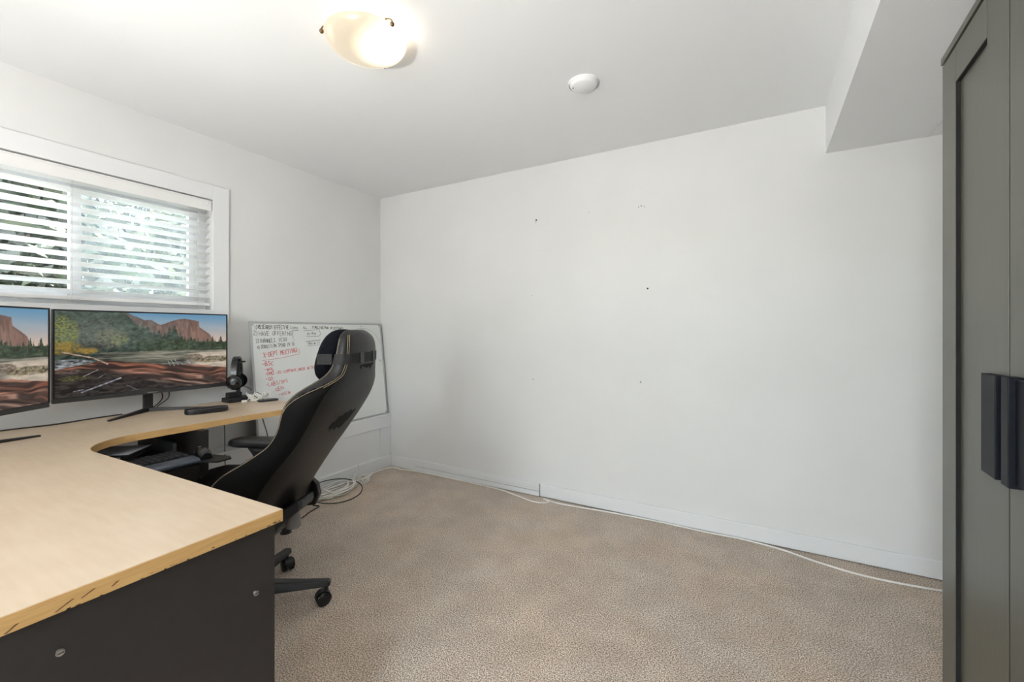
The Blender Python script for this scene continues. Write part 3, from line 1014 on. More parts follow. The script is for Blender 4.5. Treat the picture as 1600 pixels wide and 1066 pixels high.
    img = put(img, soft(0.495 - V) * soft(V - 0.395) * soft(U - 0.40, 0.12) * con(fbm(6, 60, 63), 3.5) * 0.85, col((172, 164, 146)))
    img = put(img, soft(0.462 - V + 0.02 * (U - 0.8), 0.008) * soft(U - 0.75, 0.06), shade((216, 200, 180), fbm(24, 44, 66), 0.8, 1.15))
    img = put(img, np.clip(e(0.91, 0.36, 0.17, 0.05) * 2.0, 0, 1) * (0.35 + 0.65 * con(fbm(80, 60, 68), 3)), shade((102, 92, 64), con(fbm(70, 60, 69), 2.5)))
    img = put(img, np.clip(e(0.77, 0.40, 0.07, 0.05) * 2.0, 0, 1) * con(fbm(80, 60, 70), 3) * 0.9, col((112, 94, 78)))
    # boulders and fallen trunks
    img = put(img, np.clip(e(0.06, 0.365, 0.15, 0.08) * 3, 0, 1), shade((128, 132, 134), con(fbm(26, 34, 72), 2.6), 0.3, 1.45))
    lt = ip([(0, 0.32), (0.12, 0.36), (0.2, 0.40), (0.236, 0.413), (0.358, 0.377), (0.5, 0.335), (0.584, 0.318), (0.8, 0.285), (1.0, 0.225)])
    warp = 0.05 * (vn(6, 4, 74) - 0.5) + 0.02 * (vn(18, 8, 76) - 0.5)
    ws = np.clip(V + (0.16 + 0.9 * (0.40 - V)) * (U - 0.15) * 0.75 + warp, 0, 1)
    streak = con(0.6 * vn(6, 52, 75, U, ws) + 0.4 * vn(12, 130, 77, U, ws), 2.1)
    gr = con(vn(14, 190, 79, U, ws), 1.5)
    kd = np.clip((lt - V) / 0.36, 0, 1)[..., None]
    warm = (1 - kd) ** 1.3
    logc = col((166, 102, 78)) * warm + col((92, 76, 70)) * (1 - warm)
    logc = logc * (0.34 + 0.80 * streak + 0.30 * gr)[..., None]
    logc = put(logc, con(streak, 4) * (streak > 0.74) * soft(U - 0.35, 0.2) * 0.45, col((204, 172, 152)))
    logc = put(logc, np.clip(0.42 - vn(8, 44, 83, U, ws), 0, 0.2) * 4.0, col((44, 34, 32)))
    img = put(img, soft(lt - V + 0.012 * (fbm(30, 6, 84) - 0.5), 0.005), logc)
    dk = soft((0.32 - V) - 0.62 * np.clip(U - 0.20, 0, 1) - 0.15 * np.clip(0.1 - U, 0, 1) + 0.05 * (fbm(10, 10, 86) - 0.5), 0.05)
    img = put(img, dk * 0.92, shade((42, 38, 36), con(fbm(26, 46, 78), 2.4), 0.4, 1.6))
    img = put(img, np.clip(e(0.09, 0.215, 0.08, 0.035) * 2, 0, 0.75), shade((92, 88, 52), con(fbm(60, 60, 80), 2.4), 0.5, 1.4))
    img = put(img, np.clip(e(0.08, 0.29, 0.09, 0.03) * 2, 0, 0.6), shade((96, 84, 78), con(fbm(40, 60, 82), 2.4), 0.4, 1.4))

    def stroke(img, pts, w, c, under=True):
        for sft, ww, cc in (((0.006, w, (24, 20, 18)), (0.0, w, c)) if under else ((0.0, w, c),)):
            m = np.zeros_like(U)
            for (a, b), (c1, d1) in zip(pts[:-1], pts[1:]):
                dx, dy = c1 - a, (d1 - b) * 0.56
                L2 = dx * dx + dy * dy
                tt = np.clip(((U - a) * dx + (V + sft - b) * 0.56 * dy) / L2, 0, 1)
                dd = np.hypot(U - a - tt * dx, (V + sft - b) * 0.56 - tt * dy) + 0.0012 * (vn(120, 90, 91) - 0.5)
                m = np.maximum(m, np.clip((ww - dd) / 0.002, 0, 1))
            img = put(img, m, shade(cc, con(fbm(70, 70, 90), 2.2), 0.7, 1.25))
        return img
    img = stroke(img, [(0.034, 0.523), (0.179, 0.444), (0.251, 0.364)], 0.0055, (182, 158, 138))
    img = stroke(img, [(0.055, 0.349), (0.161, 0.382)], 0.0036, (150, 140, 132))
    img = stroke(img, [(0.132, 0.231), (0.202, 0.3)], 0.0036, (148, 140, 138))
    img = stroke(img, [(0.202, 0.197), (0.243, 0.249)], 0.0034, (138, 130, 130))
    img = stroke(img, [(0.124, 0.045), (0.321, 0.182)], 0.0058, (150, 148, 158))
    img = stroke(img, [(0.085, 0.06), (0.13, 0.075)], 0.0036, (140, 138, 146))
    img = stroke(img, [(0.352, 0.085), (0.412, 0.012)], 0.004, (104, 98, 98))
    for a in ((0.595, 0.36, 0.61, 0.30), (0.615, 0.37, 0.635, 0.295), (0.64, 0.375, 0.66, 0.30), (0.66, 0.35, 0.69, 0.30), (0.70, 0.34, 0.74, 0.32), (0.72, 0.36, 0.735, 0.31)):
        img = stroke(img, [(a[0], a[1]), (a[2], a[3])], 0.0034, (186, 182, 188))
    for uu, v0, v1 in ((0.101, 0.80, 0.60), (0.146, 0.82, 0.59), (0.105, 0.65, 0.56), (0.06, 0.9, 0.7), (0.2, 0.8, 0.6)):
        img = stroke(img, [(uu, v0), (uu + 0.006, v1)], 0.0012, (154, 152, 142), False)
    for uu in (0.256, 0.205, 0.276):
        img = stroke(img, [(uu, 0.5), (uu + 0.01, 0.6)], 0.0026, (54, 50, 46), False)
    # slight veil of screen glare
    return np.clip(img * 0.93 + 10, 0, 255), W, H


def screen_mesh(w, h):
    img, W, Hh = picture()
    x = np.linspace(-w / 2, w / 2, W)
    y = np.linspace(0, h, Hh)
    X, Y = np.meshgrid(x, y)
    co = np.stack([X, Y, np.zeros_like(X)], -1).reshape(-1, 3)
    idx = np.arange(W * Hh).reshape(Hh, W)
    q = np.stack([idx[:-1, :-1], idx[:-1, 1:], idx[1:, 1:], idx[1:, :-1]], -1).reshape(-1, 4)
    me = bpy.data.meshes.new('display')
    me.vertices.add(len(co))
    me.vertices.foreach_set('co', co.ravel())
    me.loops.add(q.size)
    me.loops.foreach_set('vertex_index', q.ravel())
    me.polygons.add(len(q))
    me.polygons.foreach_set('loop_start', np.arange(0, q.size, 4))
    me.update(calc_edges=True)
    at = me.color_attributes.new('picture', 'FLOAT_COLOR', 'POINT')
    c = img / 255.0
    c = np.where(c <= 0.04045, c / 12.92, ((c + 0.055) / 1.055) ** 2.4)
    rgba = np.concatenate([c, np.ones(c.shape[:2] + (1,))], -1).astype(np.float32)
    at.data.foreach_set('color', rgba.ravel())
    return me


def screen_mat():
    m = mat('lit_display', (6, 6, 7), 0.35, spec=0.3)
    nt = m.node_tree
    a = nt.nodes.new('ShaderNodeAttribute')
    a.attribute_name = 'picture'
    b = nt.nodes['Principled BSDF']
    nt.links.new(a.outputs['Color'], b.inputs['Emission Color'])
    b.inputs['Emission Strength'].default_value = 0.80
    return m


MW, MH = 0.716, 0.420
SCR = screen_mesh(MW - 0.014, MH - 0.030)
SCR.materials.append(screen_mat())


def monitor(label, loc, facing, zbot, foot_half=0.20, foot_fwd=0.135):
    """local frame: X to the viewer's right... seen from the front, Y up the screen is Z, front faces local -Y"""
    root = thing('monitor', label, 'monitor', (loc[0], loc[1], DZ), facing)
    zb = zbot - DZ
    MB().box(-MW / 2, MW / 2, 0.0, 0.022, zb, zb + MH).build('housing', BLACKP, root, bev=0.002)
    MB().box(-0.22, 0.22, 0.022, 0.042, zb + 0.05, zb + 0.30).build('rear_shell', BLACKP, root, bev=0.008)
    d = bpy.data.objects.new('display', SCR)
    COL.objects.link(d)
    d.parent = root
    d.rotation_euler = (rad(90), 0, 0)
    d.location = (0, -0.0012, zb + 0.023)
    MB().box(-MW / 2 + 0.002, MW / 2 - 0.002, -0.003, 0.0, zb + 0.001, zb + 0.020).build('chin', DGREYP, root, bev=0.0008)
    bz = MB()
    bz.box(-MW / 2, -MW / 2 + 0.0062, -0.003, 0.0, zb + 0.020, zb + MH)
    bz.box(MW / 2 - 0.0062, MW / 2, -0.003, 0.0, zb + 0.020, zb + MH)
    bz.box(-MW / 2 + 0.0062, MW / 2 - 0.0062, -0.003, 0.0, zb + MH - 0.006, zb + MH)
    bz.build('bezel', BLACKP, root)
    MB().box(-0.022, 0.022, -0.0036, -0.003, zb + 0.006, zb + 0.0105).build('badge', GREYP, root)
    MB().box(-0.019, 0.019, 0.040, 0.062, 0.008, zb + 0.16).build('stand_column', BLACKP, root, bev=0.003)
    for s in (-1, 1):
        a = Vector((0.0, 0.055, 0.0))
        t = Vector((s * foot_half, -foot_fwd + 0.04, 0.0))
        dd = (t - a).normalized()
        nn = Vector((-dd.y, dd.x, 0))
        q = [a - dd * 0.01 - nn * 0.013, t - nn * 0.007, t + nn * 0.007, a - dd * 0.01 + nn * 0.013]
        v = [(p.x, p.y, 0.0) for p in q] + [(q[0].x, q[0].y, 0.020), (q[1].x, q[1].y, 0.007), (q[2].x, q[2].y, 0.007), (q[3].x, q[3].y, 0.020)]
        MB().add(v, [(3, 2, 1, 0), (4, 5, 6, 7), (0, 1, 5, 4), (1, 2, 6, 5), (2, 3, 7, 6), (3, 0, 4, 7)]).build('stand_leg', BLACKP, root, bev=0.002)
    return root


# facing +x: local -Y -> +x means rotation of +90 degrees
m1 = monitor('wide black monitor showing a whole valley landscape beside the headset', (-2.670, 1.002), rad(90), 0.836)
MB().tube([(0.05, 0.03, 0.10), (0.055, 0.035, 0.06), (0.03, 0.06, 0.02), (-0.02, 0.06, 0.006)], 0.003, 6).build('power_cord', CABLEB, m1, smooth=True)
MB().tube([(0.085, 0.032, 0.10), (0.082, 0.035, 0.06), (0.055, 0.055, 0.03), (0.03, 0.058, 0.006)], 0.0025, 6).build('video_cord', CABLEB, m1, smooth=True)
# second monitor, angled towards the seat, mostly outside the frame
e2 = Vector((-0.563, 0.826))
ctr = Vector((-2.579, 0.613)) - e2 * (MW / 2)
ang = math.atan2(e2.y, e2.x)
m2 = monitor('angled black monitor at the left edge showing cliff and logs', (ctr.x, ctr.y), ang, 0.836, 0.24, 0.115)

# ------------------------------------------------------------------ small things on the desk
hs = thing('headset_stand', 'black headset stand with headset hub on the desk', 'stand', (-2.650, 1.402, DZ), rad(90))
MB().box(-0.062, 0.075, -0.045, 0.045, 0.0, 0.026).build('hub_base', BLACKP, hs, bev=0.004)
MB().box(-0.042, 0.032, 0.0, 0.042, 0.026, 0.054).build('power_block', BLACKP, hs, bev=0.004)
MB().box(-0.003, 0.017, -0.012, 0.002, 0.026, 0.235).build('pole', BLACKP, hs, bev=0.003)
MB().box(-0.025, 0.039, -0.024, 0.006, 0.230, 0.240).build('hook', BLACKP, hs, bev=0.003)

hd = thing('headset', 'black over-ear headset hanging on the stand by the monitor', 'headset', (-2.650, 1.402, DZ), rad(141))
arc = []
for t in np.linspace(rad(-18), rad(198), 22):
    arc.append((0.082 * math.cos(t), 0.268 - 0.095 - 0.008 + 0.095 * math.sin(t)))
Rb = []
for i, (x, z) in enumerate(arc):
    i0, i1 = max(i - 1, 0), min(i + 1, len(arc) - 1)
    t = Vector((arc[i1][0] - arc[i0][0], 0, arc[i1][1] - arc[i0][1])).normalized()
    nn = Vector((-t.z, 0, t.x))
    hw, th = 0.016, 0.007
    P = Vector((0.007 + x, 0, z))
    Rb.append([tuple(P + Vector((0, a * hw, 0)) + nn * (b * th)) for a, b in ((-1, -1), (-0.7, 1), (0.7, 1), (1, -1))])
MB().rows(Rb).build('headband', GLOSSB, hd, smooth=True, bev=0.002)
for s in (-1, 1):
    rot = Matrix.Translation((0.007 + s * 0.066, 0, 0.118)) @ Matrix.Rotation(rad(90) * s, 4, 'Y')
    cup = MB().lathe([(0.001, 0.028), (0.024, 0.028), (0.034, 0.021), (0.039, 0.008), (0.038, 0.0)], 28, rot).build('ear_cup', GLOSSB, hd, smooth=True)
    MB().lathe([(0.038, 0.0), (0.044, -0.006), (0.044, -0.018), (0.037, -0.025), (0.022, -0.022), (0.001, -0.012)], 28, rot).build('ear_cushion', FABRICB, cup, smooth=True)
    MB().lathe([(0.0, 0.0295), (0.011, 0.0295), (0.012, 0.0275)], 18, rot).build('cup_badge', DGREYP, cup)
MB().tube([(0.05, -0.02, 0.085), (0.066, -0.05, 0.07), (0.10, -0.06, 0.048), (0.145, -0.050, 0.040)], 0.0022, 6).build('headset_cord', CABLEB, hd, smooth=True)


def heap(name, label, c, rx, ry, h, turns, r, material, seed, cat='cable', wander=0.35):
    rg = random.Random(seed)
    pts = []
    for i in range(turns * 9):
        a = i * 2 * math.pi / 9 + rg.uniform(-0.3, 0.3)
        k = 0.45 + 0.55 * rg.random() * (1 - wander) + wander * rg.random() * 0.5
        pts.append((rx * k * math.cos(a), ry * k * math.sin(a), r + h * (0.5 + 0.5 * math.sin(i * 0.9 + rg.random())) * rg.random()))
    o = MB().tube(pts, r, 6, 5).build(name, material, smooth=True, loc=c)
    return tag(o, label, cat)


ct = heap('cable_tangle', 'tangle of white and grey cables beside the headset stand', (-2.575, 1.492, DZ), 0.045, 0.075, 0.050, 9, 0.0024, CABLEW, 4)
gs = heap('grey_strand', '', (0.004, 0.003, 0.0), 0.038, 0.060, 0.046, 3, 0.0020, CABLEG2, 9)
gs.parent = ct
for key in ('label', 'category'):
    del gs[key]
plug = thing('usb_plug', 'small white cable plug between hub and cable tangle', 'plug', (-2.575, 1.408, DZ), rad(75))
MB().box(-0.016, 0.010, -0.008, 0.008, 0.0, 0.012).build('body', CABLEW, plug, bev=0.002)
MB().box(0.010, 0.020, -0.005, 0.005, 0.003, 0.009).build('tip', STEEL, plug)
pad = MB()
pad.prism([(0.055 * math.copysign(abs(math.cos(t)) ** 0.6, math.cos(t)), 0.030 * math.copysign(abs(math.sin(t)) ** 0.6, math.sin(t))) for t in np.linspace(0, 2 * math.pi, 28)[:-1]], 0, 0.010)
tag(pad.build('black_pad', BLACKP, bev=0.003, loc=(-2.500, 1.500, DZ), rotz=rad(75)), 'thin black gadget by the whiteboard at the desk end', 'gadget')

case = thing('oval_case', 'flat black oval case near the desk front edge', 'case', (-2.420, 1.135, DZ), rad(72))
shape = [(0.092 * math.copysign(abs(math.cos(t)) ** 0.62, math.cos(t)), 0.036 * math.copysign(abs(math.sin(t)) ** 0.8, math.sin(t))) for t in np.linspace(0, 2 * math.pi, 40)[:-1]]
MB().rows([[(x * s, y * s, z) for x, y in shape] for s, z in ((0.94, 0.0), (0.99, 0.003), (1.0, 0.009), (1.0, 0.015))]).build('lower_shell', BLACKP, case, smooth=True)
MB().rows([[(x * s, y * s, z) for x, y in shape] for s, z in ((1.0, 0.0158), (1.0, 0.021), (0.98, 0.0255), (0.93, 0.027), (0.5, 0.0275))]).build('lid', BLACKP, case, smooth=True)

# black cord along the back of the desk
tag(MB().tube([(-2.63, 0.20, DZ + 0.003), (-2.70, 0.40, DZ + 0.003), (-2.715, 0.52, DZ + 0.003), (-2.690, 0.66, DZ + 0.003), (-2.715, 0.78, DZ + 0.003), (-2.725, 0.90, DZ + 0.003)], 0.003, 6).build('desk_cord', CABLEB, smooth=True),
    'black cord lying along the back edge of the desk', 'cable')
# cords hanging behind the desk
tag(MB().tube([(-2.750, 1.365, 0.735), (-2.752, 1.372, 0.70), (-2.735, 1.378, 0.58), (-2.70, 1.362, 0.475), (-2.664, 1.345, 0.40), (-2.660, 1.352, 0.32), (-2.655, 1.385, 0.22)], 0.0028, 6).build('hanging_cord', CABLEG2, smooth=True),
    'thin grey cord hanging below the desk near side panel', 'cable')
tag(MB().tube([(-2.560, 1.485, 0.711), (-2.558, 1.488, 0.68), (-2.548, 1.505, 0.60), (-2.54, 1.522, 0.52), (-2.535, 1.53, 0.40), (-2.54, 1.54, 0.2), (-2.56, 1.56, 0.004)], 0.0028, 6).build('hanging_cord', CABLEG2, smooth=True),
    'thin grey cord hanging from the desk end by the armrest', 'cable')

# ------------------------------------------------------------------ whiteboard
sa = 0.114
ca = math.sqrt(1 - sa * sa)
wb = thing('whiteboard', 'large whiteboard with black and red notes leaning on the ledge', 'whiteboard')
wb.matrix_world = Matrix(((0, -sa, ca, -2.695), (1, 0, 0, 1.550), (0, ca, sa, 0.449), (0, 0, 0, 1)))
BW, BH = 1.115, 0.778
MB().box(0.006, BW - 0.006, 0.006, BH - 0.006, -0.012, -0.003).build('panel', WBOARD, wb)
for (x0, x1, y0, y1) in ((0, BW, 0, 0.014), (0, BW, BH - 0.014, BH), (0, 0.014, 0.014, BH - 0.014), (BW - 0.014, BW, 0.014, BH - 0.014)):
    MB().box(x0, x1, y0, y1, -0.014, 0.0).build('frame_bar', ALU, wb, bev=0.002)
for x, y in ((0.0, 0.0), (BW - 0.026, 0.0), (0.0, BH - 0.026), (BW - 0.026, BH - 0.026)):
    MB().box(x - 0.002, x + 0.028, y - 0.0015, y + 0.028, -0.0155, 0.0015).build('corner_cap', GREYP if False else ALU, wb, bev=0.006)

GL = {
    'A': [[(0, 0), (2, 6), (4, 0)], [(.8, 2), (3.3, 2)]], 'B': [[(0, 0), (0, 6), (3, 5.4), (3, 3.6), (0, 3), (3.6, 2.4), (3.4, .5), (0, 0)]],
    'C': [[(4, 5), (2, 6), (.2, 4), (.2, 2), (2, 0), (4, 1)]], 'D': [[(0, 0), (0, 6), (3, 5), (4, 3), (3, 1), (0, 0)]],
    'E': [[(3.6, 6), (0, 6), (0, 0), (3.6, 0)], [(0, 3), (3, 3)]], 'F': [[(3.6, 6), (0, 6), (0, 0)], [(0, 3), (3, 3)]],
    'G': [[(4, 5), (2, 6), (.2, 4), (.2, 2), (2, 0), (4, 1), (4, 2.6), (2.4, 2.6)]], 'H': [[(0, 0), (0, 6)], [(4, 0), (4, 6)], [(0, 3), (4, 3)]],
    'I': [[(1, 0), (1, 6)]], 'K': [[(0, 0), (0, 6)], [(3.8, 6), (0, 2.8), (4, 0)]], 'L': [[(0, 6), (0, 0), (3.6, 0)]],
    'M': [[(0, 0), (.4, 6), (2, 2.5), (3.6, 6), (4, 0)]], 'N': [[(0, 0), (0, 6), (4, 0), (4, 6)]],
    'O': [[(2, 6), (.2, 4.5), (.2, 1.5), (2, 0), (3.8, 1.5), (3.8, 4.5), (2, 6)]], 'P': [[(0, 0), (0, 6), (3.6, 5.4), (3.6, 3.4), (0, 2.8)]],
    'R': [[(0, 0), (0, 6), (3.6, 5.4), (3.4, 3.4), (0, 3), (4, 0)]], 'S': [[(3.8, 5.2), (2, 6), (.2, 4.6), (3.6, 2), (2, 0), (0, .8)]],
    'T': [[(0, 6), (4, 6)], [(2, 6), (2, 0)]], 'U': [[(0, 6), (0, 1.2), (2, 0), (4, 1.2), (4, 6)]], 'V': [[(0, 6), (2, 0), (4, 6)]],
    'W': [[(0, 6), (1, 0), (2, 4), (3, 0), (4, 6)]], 'X': [[(0, 0), (4, 6)], [(0, 6), (4, 0)]], 'Y': [[(0, 6), (2, 3), (4, 6)], [(2, 3), (2, 0)]],
    '1': [[(1, 5), (2, 6), (2, 0)]], '2': [[(0, 5), (2, 6), (3.8, 4.4), (0, 0), (4, 0)]], '3': [[(0, 6), (3.6, 5), (1.4, 3.2), (3.8, 1.4), (0, 0)]],
    '4': [[(3, 0), (3, 6), (0, 2), (4, 2)]], '0': [[(2, 6), (.2, 4.5), (.2, 1.5), (2, 0), (3.8, 1.5), (3.8, 4.5), (2, 6)]],
    ')': [[(0, 6.6), (1.8, 3), (0, -.8)]], '-': [[(.5, 3), (3.5, 3)]], '/': [[(0, -.6), (3, 6.6)]], '.': [[(1, 0), (1.4, .6)]], ',': [[(1.4, .6), (.8, -1)]], '(': [[(2, 6.6), (.2, 3), (2, -.8)]],
    ':': [[(1, 1), (1.3, 1.6)], [(1, 4), (1.3, 4.6)]], ' ': [],
}
wrg = random.Random(3)


def ribbon(b, pts, w, z):
    P = [Vector(p) for p in pts]
    for i in range(len(P) - 1):
        d = P[i + 1] - P[i]
        if d.length < 1e-6:
            continue
        d.normalize()
        n = Vector((-d.y, d.x)) * (w / 2)
        a, c = P[i] - d * w * 0.3, P[i + 1] + d * w * 0.3
        zz = z + wrg.random() * 0.0001
        b.add([(a.x - n.x, a.y - n.y, zz), (c.x - n.x, c.y - n.y, zz), (c.x + n.x, c.y + n.y, zz), (a.x + n.x, a.y + n.y, zz)], [(0, 1, 2, 3)])


def write(text, x0, y0, x1, y1, h, material, w=0.0034):
    b = MB()
    n = len(text)

    adv = Vector((x1 - x0, y1 - y0)) / n
    cw = adv.length * 0.78
    up = Vector((-adv.y, adv.x)).normalized()
    ex = adv.normalized()
    for i, ch in enumerate(text):
        if ch == ' ' and b.v:
            b.build('handwriting', material, wb)
            b = MB()
        o = Vector((x0, y0)) + adv * i + up * wrg.uniform(-0.08, 0.08) * h
        sl_ = wrg.uniform(-0.05, 0.18)
        sc = wrg.uniform(0.85, 1.1)
        for st in GL.get(ch, []):
            pts = [o + ex * ((p[0] / 4 + sl_ * p[1] / 6 + wrg.uniform(-.04, .04)) * cw) + up * ((p[1] / 6 + wrg.uniform(-.04, .04)) * h * sc) for p in st]
            ribbon(b, pts, w, -0.0027)
    return b.build('handwriting', material, wb)


write('1)RESEARCH EFFECTIVE', 0.030, 0.728, 0.268, 0.728, 0.026, INKB, 0.0034)
write('COMM', 0.275, 0.728, 0.335, 0.726, 0.018, INKB, 0.0022)
write('ALL.', 0.375, 0.730, 0.418, 0.731, 0.016, INKB, 0.0024)
write('.TIMELINE/AND MILESTONES', 0.432, 0.733, 0.722, 0.726, 0.018, INKB, 0.0032)
write('2)HAVE OFFERING', 0.022, 0.686, 0.288, 0.682, 0.028, INKB, 0.0030)
write('3)CHANNELS.', 0.034, 0.636, 0.178, 0.640, 0.026, INKB, 0.0030)
write('PLAN', 0.190, 0.640, 0.246, 0.644, 0.018, INKB, 0.0026)
write('4)TRANSITION SPEND IN 30', 0.040, 0.596, 0.300, 0.612, 0.024, INKB, 0.0026)
write('20 MIN', 0.402, 0.686, 0.475, 0.688, 0.016, INKB, 0.0024)
write('TALK W/ IT', 0.402, 0.617, 0.502, 0.618, 0.014, INKB, 0.0026)
b = MB()
for pts, w in (([(0.292, 0.660), (0.290, 0.716), (0.338, 0.718)], 0.003), ([(0.300, 0.655), (0.292, 0.640)], 0.002), ([(0.186, 0.664), (0.248, 0.668)], 0.0024),
               ([(0.376, 0.716), (0.505, 0.724), (0.512, 0.690), (0.498, 0.676), (0.395, 0.674)], 0.0024), ([(0.388, 0.637), (0.505, 0.646)], 0.0036), ([(0.395, 0.606), (0.505, 0.610)], 0.0018)):
    ribbon(b, pts, w, -0.0026)
b.build('marker_line', INKB, wb)
b = MB()
circ = [(0.905 + 0.185 * math.cos(t), 0.580 + 0.155 * math.sin(t)) for t in np.linspace(rad(8), rad(172), 24)]
ribbon(b, circ, 0.0018, -0.0026)
ribbon(b, [(0.895 + 0.02 * math.cos(t), 0.715 + 0.012 * math.sin(t)) for t in np.linspace(0, 6.28, 14)], 0.0022, -0.0026)
ribbon(b, [(0.885, 0.752), (0.905, 0.748)], 0.002, -0.0026)
b.build('marker_circle', INKB, wb)
write('2', 0.888, 0.708, 0.902, 0.708, 0.014, INKB, 0.002)
write('N', 1.066, 0.452, 1.084, 0.452, 0.016, INKB, 0.002)
write('X-DEPT MEETING)', 0.078, 0.540, 0.328, 0.568, 0.030, INKR, 0.0040)
write('-BSC', 0.066, 0.482, 0.142, 0.486, 0.028, INKR, 0.0040)
write('-WOL', 0.076, 0.450, 0.145, 0.452, 0.020, INKR, 0.0034)
write('-PMO', 0.080, 0.416, 0.142, 0.422, 0.026, INKR, 0.0036)
write('-20 COMPANY,WEEK WITH', 0.150, 0.424, 0.440, 0.440, 0.018, INKR, 0.0032)
write('-GO', 0.080, 0.384, 0.134, 0.388, 0.024, INKR, 0.0034)
write('-LABS/OPS', 0.080, 0.346, 0.235, 0.362, 0.024, INKR, 0.0032)
write('.GEN', 0.124, 0.306, 0.200, 0.320, 0.024, INKR, 0.0032)
write('-WEB', 0.158, 0.276, 0.250, 0.284, 0.018, INKR, 0.0026)
b = MB()
ribbon(b, [(0.066, 0.520), (0.20, 0.530), (0.325, 0.550), (0.334, 0.566), (0.332, 0.590)], 0.0026, -0.0026)
b.build('marker_line', INKR, wb)

# ------------------------------------------------------------------ gaming chair
ch = thing('gaming_chair', 'black leather gaming chair with neck pillow turned to the desk', 'chair', (-1.81, 0.96, 0), math.atan2(-0.446, -0.895))
T = np.array([  # z, rear X, rear half width, rim X, rim Y, pad thickness
    (0.400, -0.185, 0.150, -0.110, 0.200, 0.07), (0.430, -0.195, 0.165, -0.085, 0.225, 0.09), (0.470, -0.212, 0.172, -0.070, 0.240, 0.10),
    (0.530, -0.248, 0.180, -0.062, 0.252, 0.10), (0.600, -0.295, 0.185, -0.070, 0.257, 0.10), (0.655, -0.332, 0.185, -0.120, 0.257, 0.10),
    (0.700, -0.362, 0.190, -0.200, 0.257, 0.10), (0.758, -0.400, 0.190, -0.288, 0.257, 0.10), (0.810, -0.434, 0.195, -0.326, 0.264, 0.09),
    (0.870, -0.472, 0.195, -0.345, 0.273, 0.085), (0.910, -0.492, 0.190, -0.357, 0.271, 0.08), (0.945, -0.506, 0.178, -0.382, 0.252, 0.08),
    (0.968, -0.514, 0.165, -0.412, 0.208, 0.075), (0.992, -0.520, 0.145, -0.446, 0.168, 0.07), (1.030, -0.526, 0.128, -0.466, 0.151, 0.065),
    (1.080, -0.529, 0.122, -0.478, 0.145, 0.06), (1.120, -0.526, 0.112, -0.480, 0.135, 0.055), (1.145, -0.517, 0.098, -0.480, 0.118, 0.045), (1.158, -0.506, 0.075, -0.482, 0.090, 0.03)])
zz = np.concatenate([np.linspace(0.400, 1.10, 56), np.linspace(1.11, 1.158, 8)])
cols = [np.interp(zz, T[:, 0], T[:, i]) for i in range(1, 6)]
for i in range(5):                      # light smoothing of the interpolated profile
    for _ in range(2):
        cpy = cols[i].copy()
        cols[i][1:-1] = 0.25 * cpy[:-2] + 0.5 * cpy[1:-1] + 0.25 * cpy[2:]
SEC = []
for i, z in enumerate(zz):
    xr, wr_, xf, wo, th = (c[i] for c in cols)
    dpt = xf - xr
    thk = min(th, dpt * 0.9)
    half = [(xr - 0.012, 0.0), (xr, wr_), (xr + 0.30 * dpt, wo + 0.004), (xf - 0.012, wo + 0.006), (xf + 0.006, wo - 0.006), (xf, wo - 0.035), (xr + thk + 0.25 * max(dpt - thk, 0), wo - 0.075), (xr + thk, max(wo - 0.125, 0.03)), (xr + thk - 0.004, 0.0)]
    loop = half + [(x, -y) for x, y in reversed(half[1:-1])]
    SEC.append(np.array(chaikin(loop, 2)))
BR = [[(p[0], p[1], z) for p in s] for s, z in zip(SEC, zz)]
top = [(0.55 * p[0] + 0.45 * -0.494, p[1] * 0.72, 1.164) for p in SEC[-1]]
back = MB().rows(BR + [top]).build('backrest', LEATHER, ch, smooth=True)
back.data.materials.append(SUEDE)


def seam_col(z):
    return float(np.interp(z, [0.0, 0.86, 0.90, 0.93, 0.955, 0.975, 1.0, 2.0], [12.0, 12.0, 11.0, 9.5, 8.0, 6.5, 5.0, 5.0]))


NCOL = len(SEC[0])
for pi, p_ in enumerate(back.data.polygons):
    j_, i_ = pi % NCOL, pi // NCOL
    jj = min(j_, NCOL - 2 - j_)
    if i_ < len(zz) - 1 and 5 <= jj < seam_col(zz[i_]):
        p_.material_index = 1


def seam(col_idx, z0, z1, off=0.0005, r=0.0008, name='stitching'):
    pts = []
    for s, z in zip(SEC, zz):
        if z0 <= z <= z1:
            p = s[col_idx % len(s)]
            q0, q1 = s[(col_idx - 1) % len(s)], s[(col_idx + 1) % len(s)]
            t = q1 - q0
            n = np.array([t[1], -t[0]])
            n /= np.linalg.norm(n) + 1e-9
            c = s.mean(0)
            if np.dot(n, p - c) < 0:
                n = -n
            pts.append((p[0] + n[0] * off, p[1] + n[1] * off, z))
    return MB().tube(pts, r, 5, 2).build(name, STITCH, back, smooth=True)


NC = len(SEC[0])
for cidx in (12, NC - 13):
    seam(cidx, 0.42, 1.135)


def seam_path(side, dcol, z0, z1):
    pts = []
    for s_, z in zip(SEC, zz):
        if z0 <= z <= z1:
            c_ = seam_col(z) + dcol
            i_ = int(c_)
            f_ = c_ - i_
            p = s_[i_] * (1 - f_) + s_[i_ + 1] * f_
            ctr_ = s_.mean(0)
            d_ = (p - ctr_) / (np.linalg.norm(p - ctr_) + 1e-9) * 0.0008
            pts.append((p[0] + d_[0], side * (p[1] + d_[1]), z))
    return MB().tube(pts, 0.0008, 5, 2).build('stitching', STITCH, back, smooth=True)


for sd in (1, -1):
    seam_path(sd, 0.3, 0.88, 1.145)
    seam_path(sd, -0.7, 0.955, 1.145)


